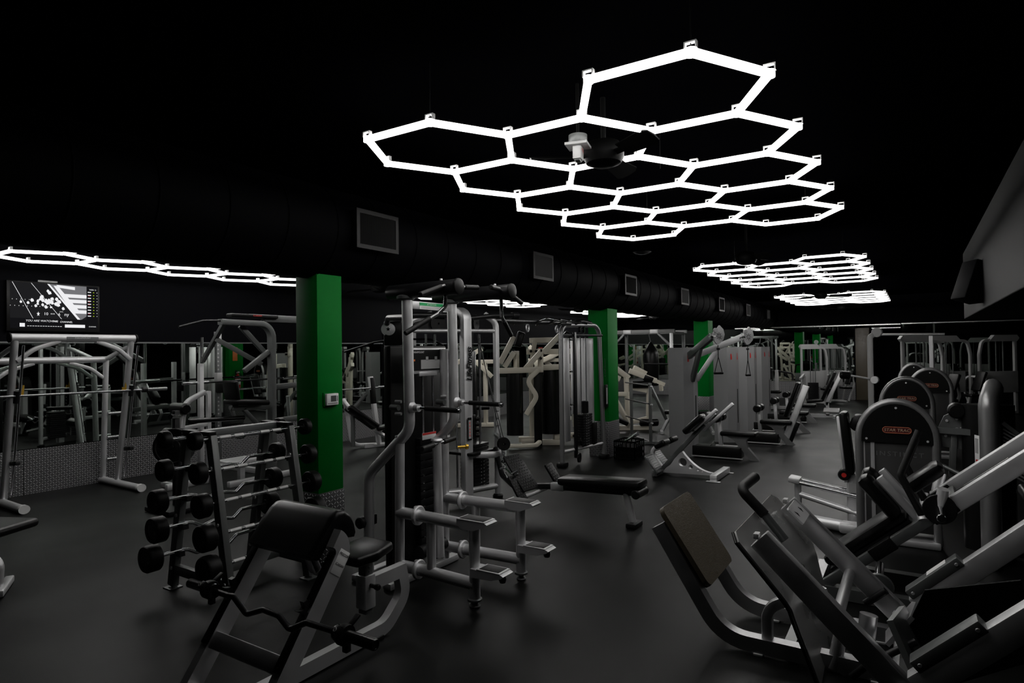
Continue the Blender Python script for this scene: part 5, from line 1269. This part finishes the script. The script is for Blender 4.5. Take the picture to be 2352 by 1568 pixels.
# worn board on curved floor tubes
n_ = V((.83, 0, .56)).normalized(); dT = V((.29, 0, -.43)).normalized()
def rrect(w, h, r, k=6):
    out = []
    for (cx_, cy_, a0) in ((w / 2 - r, h / 2 - r, 0), (-w / 2 + r, h / 2 - r, 90), (-w / 2 + r, -h / 2 + r, 180), (w / 2 - r, -h / 2 + r, 270)):
        for j in range(k + 1): out.append((cx_ + r * math.cos(R(a0 + 90 * j / k)), cy_ + r * math.sin(R(a0 + 90 * j / k))))
    return out
cB = V((-1.20, 4.035, .545))
part('worn_board', MB().prism(rrect(.55, .515, .045), cB, (0, 1, 0), tuple(-dT), .03), 'stone', t, 'worn brown board')
part('board_backing', MB().prism(rrect(.40, .50, .02), cB - V((.83, 0, .56)).normalized() * .035 + dT * .02, (0, 1, 0), tuple(-dT), .03), 'black_metal', t)
for y in (3.79, 4.31):
    m = MB().rtube([(-1.37, y, .64), (-1.01, y, .155), (-.86, y, .045), (.1, y, .045)], .066, .085, (0, 1, 0), [0, .22, .22, 0], .012, 8) if False else MB().sweep(fillet([(-1.36, y, .655), (-.985, y, .055), (.1, y, .055)], [0, .26, 0], 10), [(-.042, -.036), (.042, -.036), (.042, .036), (-.042, .036)], (0, 1, 0))
    part('floor_tube', m, 'silver_gloss', t)
    for x in (-.78, -.2): part('floor_shoe', MB().box((x, y + .01, .007), (.05, .11, .014), None, .003), 'silver_bright', t)
part('stub_tube', MB().rtube([(-.735, 3.80, .09), (-.735, 3.80, .27), (-.60, 3.85, .33), (-.45, 3.95, .36)], .06, .06, (0, 1, 0), .10, .012, 8), 'silver_gloss', t)
part('cross_member', MB().beam((-.62, 3.79, .055), (-.62, 4.31, .055), .06, .08), 'silver_dark', t)
# bent foot platform
YN_, YF_ = 3.46, 4.62
def plat(off):
    P_ = [(-.835, .735), (-.565, .42), (-.43, -.02 + .03)]
    return P_
vs = []; rows_ = []
prof_ = [(-.845, .745), (-.815, .71), (-.62, .485), (-.585, .44), (-.562, .40), (-.545, .34), (-.44, .02)]
ends_ = [(YN_ + .06, YF_ - .10), (YN_, YF_ - .03), (YN_ + .0, YF_ - .05), (YN_ + .005, YF_ - .12), (YN_ + .012, YF_ - .17), (YN_ + .02, YF_ - .2), (YN_ + .06, YF_ - .34)]
m = MB(); th = .014; K = 14
for side in (0, 1):
    for i, ((x, z), (a, b)) in enumerate(zip(prof_, ends_)):
        for j in range(K + 1):
            y = a + (b - a) * j / K
            d_ = -.010 * math.sin(PI * j / K) if 2 < i else 0
            vs.append(V((x + (th if side else 0) * .75 + d_, y, z + (th if side else 0) * .65)))
n1 = len(prof_) * (K + 1); fs = []
for i in range(len(prof_) - 1):
    for j in range(K):
        a = i * (K + 1) + j; fs.append((a, a + 1, a + K + 2, a + K + 1)); fs.append((n1 + a, n1 + a + K + 1, n1 + a + K + 2, n1 + a + 1))
bd = [i * (K + 1) for i in range(len(prof_))] + [(len(prof_) - 1) * (K + 1) + j for j in range(1, K + 1)] + [i * (K + 1) + K for i in range(len(prof_) - 2, -1, -1)] + list(range(K - 1, 0, -1))
for a, b in zip(bd, bd[1:] + bd[:1]): fs.append((a, a + n1, b + n1, b))
m.add(vs, fs)
plt_ = part('foot_platform', m, 'acrylic_steel', t, 'shiny bent sheet platform', 50)
edge = MB().tube([(x - .003, a - .006, z) for (x, z), (a, b) in zip(prof_, ends_)], .009, .0, 8)
part('edge_trim', edge, 'black_plastic', plt_)
# carriage channels, square to the rails
ca, cb_ = V((-.715, 0, .735)), V((.03, 0, .01)); dn = (cb_ - ca).normalized(); un = V((-dn.z, 0, dn.x))
for y in (3.525, 4.41):
    part('carriage_channel', MB().beam(ca + V((0, y, 0)), cb_ + V((0, y, 0)), .072, .115, tuple(un), .007), 'silver_gloss', t)
    part('channel_cap', MB().box(ca + V((-.012, y, .012)), (.03, .055, .03), None, .006), 'white_metal', t)
for (k, y0_, y1_, r_) in ((.50, 3.56, 4.38, .03), (.86, 3.56, 4.38, .034)):
    p = ca.lerp(cb_, k) - un * .03
    part('cross_tube', MB().cyl(p + V((0, y0_, 0)), p + V((0, y1_, 0)), r_, n=18), 'silver_gloss', t)
pb = ca + dn * .07 + un * .055
part('handle_bracket', MB().prism(rrect(.26, .12, .015), pb + V((0, 4.24, 0)), (0, 1, 0), tuple(dn), .012), 'silver_bright', t)
part('bracket_slots', MB().prism([(-.012, -.02), (.012, 0), (-.004, .02)], pb + V((0, 4.17, 0)) + un * .0075, (0, 1, 0), tuple(dn), .002).prism([(-.012, -.02), (.012, 0), (-.004, .02)], pb + V((0, 4.30, 0)) + un * .0075, (0, 1, 0), tuple(dn), .002), 'ink', t)
part('handle_tube', MB().cyl((-.665, 3.99, .61), (-.80, 3.99, .775), .026, n=18), 'silver_dark', t)
part('handle_grip', MB().tube([(-.775, 3.99, .745), (-.915, 3.99, .885), (-.87, 4.20, .925)], .031, .05, 18, seg=8), 'grip', t)
# rails rising to the right
for y in (3.45, 4.50):
    a = V((-.02, y, rail_at(-.02))); b = V((1.15, y, rail_at(1.15)))
    part('slide_rail', MB().beam(a, b, .085, .115, (-.7, 0, .7), .006), 'silver_bright', t)
    d_ = (b - a).normalized(); u_ = V((-d_.z, 0, d_.x))
    h0 = a + d_ * (.02 if y > 4 else .06) + u_ * .075
    hs = part('slide_housing', MB().beam(h0, h0 + d_ * .36, .10, .06, tuple(u_), .008), 'gunmetal', t)
    m = MB()
    for q in (.03, .33): bolt(m, h0 + d_ * q + V((0, -.05, 0)), (0, -1, 0), .010, .006)
    part('bolt', m, 'silver', hs)
    if y > 4: part('sticker', MB().beam(h0 + d_ * .16 + u_ * .032, h0 + d_ * .29 + u_ * .032, .07, .004, tuple(u_)), 'paper', hs)
    part('rear_leg', MB().beam((1.1, y, rail_at(1.1) - .04), (1.1, y, .0), .08, .08, (0, 1, 0), .006), 'silver_gloss', t)
    part('low_rail', MB().beam((-.1, y, .045), (1.2, y, .045), .08, .08), 'gunmetal', t)
part('rear_cross', MB().beam((1.12, 3.45, rail_at(1.1) - .1), (1.12, 4.50, rail_at(1.1) - .1), .08, .10), 'silver_gloss', t)
part('front_cross', MB().beam((-.06, 3.45, .10), (-.06, 4.50, .10), .07, .09), 'gunmetal', t)
# stop block and shield in the middle of the sled
part('stop_plate', MB().prism([(-.10, -.11), (.09, -.12), (.10, .10), (.03, .13), (-.09, .09)], (-.085, 3.86, .30), (0, 1, 0), (.55, 0, .8), .022), 'silver_gloss', t)
m = MB()
for (a, b) in ((-.05, .06), (-.05, -.03), (.03, .02), (-.02, -.08)): m.cyl(V((-.10, 3.86 + a, .31 + b * .8)), V((-.118, 3.86 + a, .322 + b * .8)), .012, n=10)
part('stop_bolts', m, 'silver_bright', t)
part('shield', MB().prism([(-.06, .02), (.10, -.24), (.48, .0), (.40, .34), (.02, .22)], (0, 3.78, .30), (1, 0, 0), (0, 0, 1), .015), 'fan_black', t)
part('shield_front', MB().prism([(-.14, -.05), (.14, -.05), (.12, .26), (-.12, .26)], (.0, 3.70, .16), (.2, .98, 0), (-.4, .1, .9), .03), 'gunmetal', t)
part('centre_tube', MB().cyl((-.27, 3.95, .02), (-.24, 3.98, .27), .045, n=20), 'silver_gloss', t)
part('centre_tube', MB().cyl((-.40, 3.78, .02), (-.36, 3.80, .22), .035, n=18), 'silver_gloss', t)
part('weight_peg', MB().cyl((-.216, 4.42, .25), (-.22, 4.80, .305), .0255, n=20, bev=.004), 'chrome', t)
part('peg_flange', MB().cyl((-.216, 4.50, .255), (-.216, 4.52, .258), .085, n=30, bev=.004), 'silver_dark', t)
part('safety_lever', MB().tube([(-.30, 3.62, .07), (-.22, 3.62, .16), (-.02, 3.66, .30)], .018, .04, 12), 'black_metal', t)
part('safety_lever', MB().tube([(-.28, 4.36, .19), (-.17, 4.36, .29)], .022, 0, 12), 'black_metal', t)
# ------------------------------------------------------------------ hack squat behind it
def hr(x): return .565 + .86 * x
t = thing('hack_squat', 'hack squat machine with black shoulder pads on rising rails, behind the leg press', 'gym machine', (.1, 5.15, 0))
dr_ = V((1, 0, .86)).normalized(); ur_ = V((-.86, 0, 1)).normalized()
for y in (4.90, 5.42):
    a = V((-.62, y, hr(-.62))); b = V((1.5, y, hr(1.5)))
    part('slide_rail', MB().beam(V((.10, y, hr(.10))), b, .075, .10, tuple(ur_), .006), 'silver_bright', t)
    part('lower_track', MB().beam(a, V((.12, y, hr(.12))), .055, .065, tuple(ur_), .005), 'silver_dark', t)
    part('rear_leg', MB().beam((1.4, y, hr(1.4) - .04), (1.4, y, 0), .08, .08, (0, 1, 0), .006), 'silver', t)
    part('floor_rail', MB().beam((-.7, y, .045), (1.5, y, .045), .08, .08), 'gunmetal', t)
    for k in (.18, .52): part('slide_block', MB().beam(V((-.45 + k, y - .01, hr(-.45 + k))), V((-.32 + k, y - .01, hr(-.32 + k))), .075, .085, tuple(ur_), .008), 'black_plastic', t)
for x in (-.62, 1.45): part('cross_beam', MB().beam((x, 4.9, max(.05, hr(x) - .05)), (x, 5.42, max(.05, hr(x) - .05)), .07, .09), 'silver', t)
part('rail_cover', MB().beam(V((.22, 4.96, hr(.22) + .02)), V((.5, 4.96, hr(.5) + .02)), .02, .07, tuple(ur_)), 'black_metal', t)
pc0, pc1 = V((-.50, 5.12, hr(-.50))) + ur_ * .095, V((-.02, 5.12, hr(-.02))) + ur_ * .095
part('back_pad', MB().beam(pc0, pc1, .34, .085, tuple(ur_), .035), 'vinyl', t)
part('pad_board', MB().beam(pc0 - ur_ * .055, pc1 - ur_ * .055, .30, .02, tuple(ur_)), 'black_metal', t)
part('sled_plate', MB().beam(V((-.42, 5.12, hr(-.42))) + ur_ * .01, V((.22, 5.12, hr(.22))) + ur_ * .01, .44, .03, tuple(ur_), .006), 'gunmetal', t)
for y in (4.985, 5.27):
    s0 = V((-.05, y, hr(-.05))) + ur_ * .10
    part('shoulder_pad', MB().beam(s0, s0 + ur_ * .33, .17, .10, tuple(-dr_), .045), 'vinyl', t)
    part('pad_carrier', MB().beam(s0 + dr_ * .085 - ur_ * .1, s0 + dr_ * .085 + ur_ * .26, .06, .05, tuple(-dr_), .006), 'silver', t)
hp = V((.06, 5.14, hr(.06))) + ur_ * .19
part('head_pad', MB().beam(hp, hp + dr_ * .27, .25, .09, tuple(ur_), .04), 'vinyl', t)
for y, k in ((4.90, 0), (5.38, .02)):
    part('handle', MB().tube([(.02 + k, y, .64), (-.095 + k, y + .02, .885), (-.005 + k, y + .05, 1.13)], .024, .05, 16, seg=8), 'grip', t)
    part('handle_clamp', MB().cyl((.03 + k, y - .02, .60), (.02 + k, y + .06, .66), .035, n=16), 'silver', t)
for s, y in ((-1, 4.88), (1, 5.44)):
    px = V((.115, y, .70))
    part('weight_peg', MB().cyl(px, V((.118, y + s * .24, .69)), .0255, n=20, bev=.004), 'chrome', t)
    part('peg_flange', MB().cyl(V((.115, y + s * .02, .70)), V((.115, y + s * .035, .70)), .095, n=30, bev=.004), 'black_metal', t)
    part('peg_mount', MB().cyl((.14, y + .02 * s, .83), (.115, y, .70), .035, n=16), 'silver_bright', t)
part('foot_plate', MB().beam((-.98, 5.15, .42), (-.74, 5.15, .06), .55, .03, (.8, 0, .6), .005), 'silver_dark', t)
# ------------------------------------------------------------------ black-hooded weight towers along the aisle
def hooded(label, x, y, w, top, first=False, grp='black-hooded selector machines in a row'):
    t = thing('selector_machine', label, 'gym machine', (x, y, 0), grp)
    r_ = w / 2 - .03; zs = top - .34 - .03
    pts = [(x - r_, y, .03), (x - r_, y, zs - .05)] + [(x - r_ * math.cos(R(q)), y, zs + .34 * math.sin(R(q))) for q in range(0, 181, 10)] + [(x + r_, y, zs - .05), (x + r_, y, .03)]
    part('arch_frame', MB().tube(pts, .034, 0, 16), 'silver_mid', t, None, 60)
    hood = [(-r_ + .02, -.02), (r_ - .02, -.02)] + [((r_ - .02) * math.cos(R(q)), .02 + .315 * math.sin(R(q))) for q in range(0, 181, 12)]
    hd = part('hood', MB().prism(hood, (x, y + .02, zs), (1, 0, 0), (0, 0, 1), .10), 'black_plastic', t)
    yy = y - .0315
    m = MB()
    for (a, b) in ((0, .29), (-r_ + .06, .01), (r_ - .06, .01)): m.cyl((x + a, yy, zs + b), (x + a, yy - .005, zs + b), .010, n=10)
    part('hood_screw', m, 'silver_bright', hd)
    lw = w * .335
    lg = part('name_plate', MB().prism(rrect(lw, .052, .025), (x + .005, yy - .002, zs + .095), (1, 0, 0), (0, 0, 1), .004), 'maroon', hd)
    part('plate_rim', MB().tube([(x + .005 + a, yy - .005, zs + .095 + b) for a, b in rrect(lw, .052, .025)], .0032, 0, 6, closed=True), 'copper', lg)
    part('plate_lettering', MB().text('STAR TRAC', (x + .005, yy - .005, zs + .095), (1, 0, 0), (0, 0, 1), .036, .001, .12, 1., stretch=1.05), 'tan', lg)
    pn = part('front_panel', MB().bx((x - r_ + .045, y - .01, .12), (x + r_ - .03, y + .01, zs), .003), 'gloss_panel', t)
    if first: part('panel_lettering', MB().text('INSTINCT', (x + .02, y - .011, .79), (1, 0, 0), (0, 0, 1), .058, .001, 0, 1.35, stretch=1.1), 'silver_mid', pn)
    part('inner_frame', MB().bx((x - r_ + .035, y - .005, .1), (x - r_ + .06, y + .15, zs)).bx((x - r_ + .09, y - .02, .1), (x - r_ + .12, y - .008, zs)), 'silver', t)
    part('rear_shroud', MB().prism([(a * .93, b) for a, b in hood[2:]] + [(-r_ + .04, -zs + .12), (r_ - .04, -zs + .12)], (x, y + .16, zs), (1, 0, 0), (0, 0, 1), .16), 'black_plastic', t)
    part('base', MB().bx((x - r_ - .02, y - .06, 0), (x + r_ + .02, y + .5, .06), .015), 'silver', t)
    return t
_m = mat('gloss_panel', (.03, .03, .03), .25)
t = hooded('nearest black-hooded selector machine, with slide rails running out to its left', -.15, 6.5, .64, 1.28, True)
# seat slide of the nearest one
for dy in (-.05, .06): part('slide_rail', MB().cyl((-1.09, 7.0 + dy, .385 + dy * .1), (-.40, 6.94 + dy, .29 + dy * .1), .021, n=14), 'chrome', t)
part('rail_end_block', MB().box((-1.06, 7.0, .39), (.11, .17, .055), rot('Y', 8), .012), 'silver_bright', t)
part('lower_rail', MB().cyl((-1.03, 7.0, .245), (-.40, 6.9, .11), .028, n=16), 'silver', t)
part('rail_post', MB().cyl((-1.035, 7.0, .37), (-1.03, 7.0, .0), .032, n=16), 'silver', t)
part('side_base', MB().oval([(-1.0, 6.75, .06), (-.40, 6.62, .05)], .10, .11, (0, 0, 1)).box((-.52, 6.66, .05), (.22, .16, .10), None, .03), 'silver_bright', t)
part('back_pad', MB().beam((-.545, 6.95, .50), (-.60, 6.95, 1.11), .24, .075, (1, 0, 0), .03), 'vinyl', t)
part('back_frame', MB().beam((-.585, 6.93, .42), (-.645, 6.93, 1.06), .05, .035, (1, 0, 0), .008), 'silver', t)
part('seat_column', MB().oval([(-.52, 6.95, .02), (-.52, 6.95, .50)], .11, .13, (1, 0, 0)), 'silver', t)
part('column_label', MB().bx((-.565, 6.882, .33), (-.50, 6.8845, .42)), 'paper_grey', t)
part('hub_roller', MB().cyl((-.60, 6.86, .50), (-.60, 7.0, .50), .055, n=18, bev=.01), 'black_plastic', t)
part('hub_cap', MB().cyl((-.60, 6.855, .50), (-.60, 6.86, .50), .022, n=14), 'red', t)
part('head_wing', MB().box((-.46, 6.95, 1.0), (.16, .2, .16), rot('Y', 20), .05), 'black_plastic', t)
hooded('second black-hooded selector machine, directly behind the nearest one', -.10, 9.3, .60, 1.36)
hooded('third black-hooded selector machine, set slightly right of the second', .19, 11.7, .60, 1.40)
hooded('fourth black-hooded selector machine, mostly hidden by those in front', -.02, 13.5, .52, 1.43)
# side-on tower at the right edge with ribbed guard and cam mechanism
t = thing('selector_machine', 'silver selector machine seen edge-on at the right, with a ribbed guard', 'gym machine', (.55, 6.4, 0), None)
part('tower_spine', MB().sweep(fillet([(.49, 6.30, .0), (.49, 6.30, 1.28), (.53, 6.42, 1.38), (.56, 6.75, 1.36)], [0, .10, .08, 0], 8), [(.09 * math.cos(R(q)), .07 * math.sin(R(q))) for q in range(0, 360, 20)], (1, 0, 0)), 'silver_mid', t)
part('side_shell', MB().oval([(.50, 6.52, .05), (.50, 6.52, 1.25)], .24, .36, (1, 0, 0)), 'black_plastic', t)
lab = part('instruction_label', MB().box((.41, 6.30, .90), (.004, .075, .23), rot('Z', 20), .001), 'paper', t)
part('label_figure', MB().box((.4075, 6.30, .93), (.002, .05, .12), rot('Z', 20)), 'paper_grey', lab)
part('label_mark', MB().box((.4075, 6.30, .81), (.002, .035, .02), rot('Z', 20)), 'red', lab)
m = MB()
for k in range(13):
    f = k / 12; a = V((.585, 6.36, 1.10 - .36 * f)); m.cyl(a, a + V((.30 * (.35 + .65 * f) + .03, .05, -.10 - .12 * f)), .007, n=8)
part('ribbed_guard', m, 'silver_bright', t)
part('guard_bar', MB().beam((.58, 6.36, 1.12), (.95, 6.42, .78), .02, .03), 'gunmetal', t)
part('base', MB().beam((.45, 6.1, .03), (.6, 7.0, .03), .12, .06, (0, 0, 1), .015), 'silver', t)
part('seat', MB().pad((.95, 6.75, .5), (.45, .4, .09), None, .03), 'vinyl', t)
part('seat_post', MB().beam((.95, 6.75, .03), (.95, 6.75, .46), .08, .08, (0, 1, 0)).beam((.55, 6.7, .04), (1.0, 6.75, .04), .08, .06), 'silver', t)
part('cam_plate', MB().prism([(-.10, -.14), (.06, -.16), (.10, .02), (.06, .13), (.0, .16), (-.07, .12), (-.12, .0)], (.27, 6.55, 1.02), (1, 0, 0), (0, 0, 1), .02), 'gunmetal', t)
m = MB()
for (a, b) in ((-.05, .08), (.02, .10), (.05, .02), (-.06, -.05), (0, -.1)): m.cyl((.27 + a, 6.54, 1.02 + b), (.27 + a, 6.532, 1.02 + b), .011, n=10)
part('cam_bolts', m, 'silver', t)
part('cam_roller', MB().cyl((.29, 6.46, 1.19), (.29, 6.62, 1.19), .065, n=22, bev=.015), 'black_plastic', t)
part('link_arm', MB().beam((.12, 6.53, 1.02), (.47, 6.42, 1.02), .03, .05), 'silver_dark', t)
part('link_bolt', MB().cyl((.29, 6.53, 1.02), (.29, 6.50, 1.02), .026, n=14), 'silver_bright', t)
part('cam_column', MB().beam((.25, 6.58, .62), (.27, 6.58, .98), .12, .05, (1, 0, 0), .01), 'gunmetal', t)
part('lever', MB().cyl((.18, 6.5, .72), (.36, 6.42, .64), .018, n=12), 'silver_dark', t)
# ------------------------------------------------------------------ ceiling things
def fan(label, x, y, z, ph, L=.62):
    t = thing('ceiling_fan', label, 'ceiling fan', (x, y, z), 'black ceiling fans')
    part('down_rod', MB().cyl((x, y, z + .10), (x, y, ZC), .016, n=10), 'fan_black', t)
    part('motor', MB().lathe((x, y, z - .06), (0, 0, 1), [(0, 0), (.06, 0), (.11, .02), (.13, .06), (.13, .11), (.10, .15), (.04, .17), (0, .17)], 24), 'fan_black', t)
    for k in range(3):
        a = R(ph + 120 * k); d = V((math.cos(a), math.sin(a), 0)); s = V((-d.y, d.x, 0)); u = (V((0, 0, 1)) * .93 + s * .37).normalized(); s2 = d.cross(u)
        m = MB().beam(V((x, y, z)) + d * .11, V((x, y, z)) + d * .22, .04, .012, tuple(u))
        br = part('blade_iron', m, 'fan_black', t)
        m = MB().prism([(.18, -.055), (L - .04, -.075), (L, -.05), (L + .01, 0), (L, .05), (L - .04, .075), (.18, .055)], (x, y, z), tuple(d), tuple(u.cross(d)), .008)
        part('blade', m, 'fan_black', t)
fan('ceiling fan in front of the nearest honeycomb light', -1.64, 3.66, 2.97, 212, .46)
fan('ceiling fan before the second honeycomb light', -1.78, 8.3, 2.86, 75, .5)
fan('ceiling fan between the second and the far honeycomb lights', -1.72, 15.3, 2.86, 20)
fan('ceiling fan beyond the far honeycomb light', -1.85, 21.4, 2.90, 95)
fan('ceiling fan right of the first green column, under the duct', -7.5, 7.6, 2.80, 60, .75)
fan('ceiling fan above the second cable tower, left of the second column', -7.5, 15.0, 2.80, 10, .7)
fan('ceiling fan right of the second green column, far back', -7.5, 20.6, 2.80, 40, .7)
t = thing('alarm_strobe', 'white fire alarm strobe hanging within the nearest honeycomb light', 'fire alarm', (-1.68, 3.38, 2.97))
x, y, z = -1.68, 3.38, 2.975
q = rot('Z', 14)
part('junction_box', MB().lathe((x, y, z + .012), (0, 0, 1), [(0, 0), (.052, 0), (.056, .008), (.056, .05), (0, .055)], 24), 'gunmetal', t)
part('conduit', MB().cyl((x, y, z + .06), (x, y, ZC), .010, n=10), 'fan_black', t)
part('mount_plate', MB().box((x, y, z), (.135, .135, .016), q, .002), 'white_plastic', t)
part('strobe_body', MB().box((x, y, z - .045), (.052, .082, .085), q, .008), 'white_plastic', t)
part('fire_lettering', MB().text('FIRE', V((x, y, z - .032)) + q @ V((.0268, 0, 0)), q @ V((0, 1, 0)), (0, 0, 1), .026), 'red_ink', t)
part('strobe_lens', MB().box((x, y, z - .088), (.034, .064, .02), q, .008), 'gunmetal', t)
for (lab, x, y) in (('round ceiling speaker left of the nearest honeycomb light', -5.16, 5.80), ('round ceiling speaker beyond the nearest honeycomb light', -3.75, 9.85)):
    t = thing('ceiling_speaker', lab, 'speaker', (x, y, ZC), 'round ceiling speakers')
    part('grille', MB().lathe((x, y, ZC - .05), (0, 0, 1), [(0, 0), (.07, .008), (.12, .025), (.135, .04), (.135, .05), (0, .05)], 28), 'vent_paint', t)
    part('rim', MB().torus((x, y, ZC - .006), (0, 0, 1), .14, .008, 28, 6), 'fan_black', t)
t = thing('loudspeaker', 'black loudspeaker tilted under the ceiling in front of the right bulkhead', 'speaker', (.68, 10.1, 2.6))
q = rot('Z', 25) @ rot('Y', 18)
part('cabinet', MB().box((.66, 10.1, 2.56), (.26, .34, .52), q, .02), 'black_wall', t)
part('bracket', MB().beam((.66, 10.2, 2.72), (.745, 10.3, 2.85), .03, .03), 'silver_dark', t)
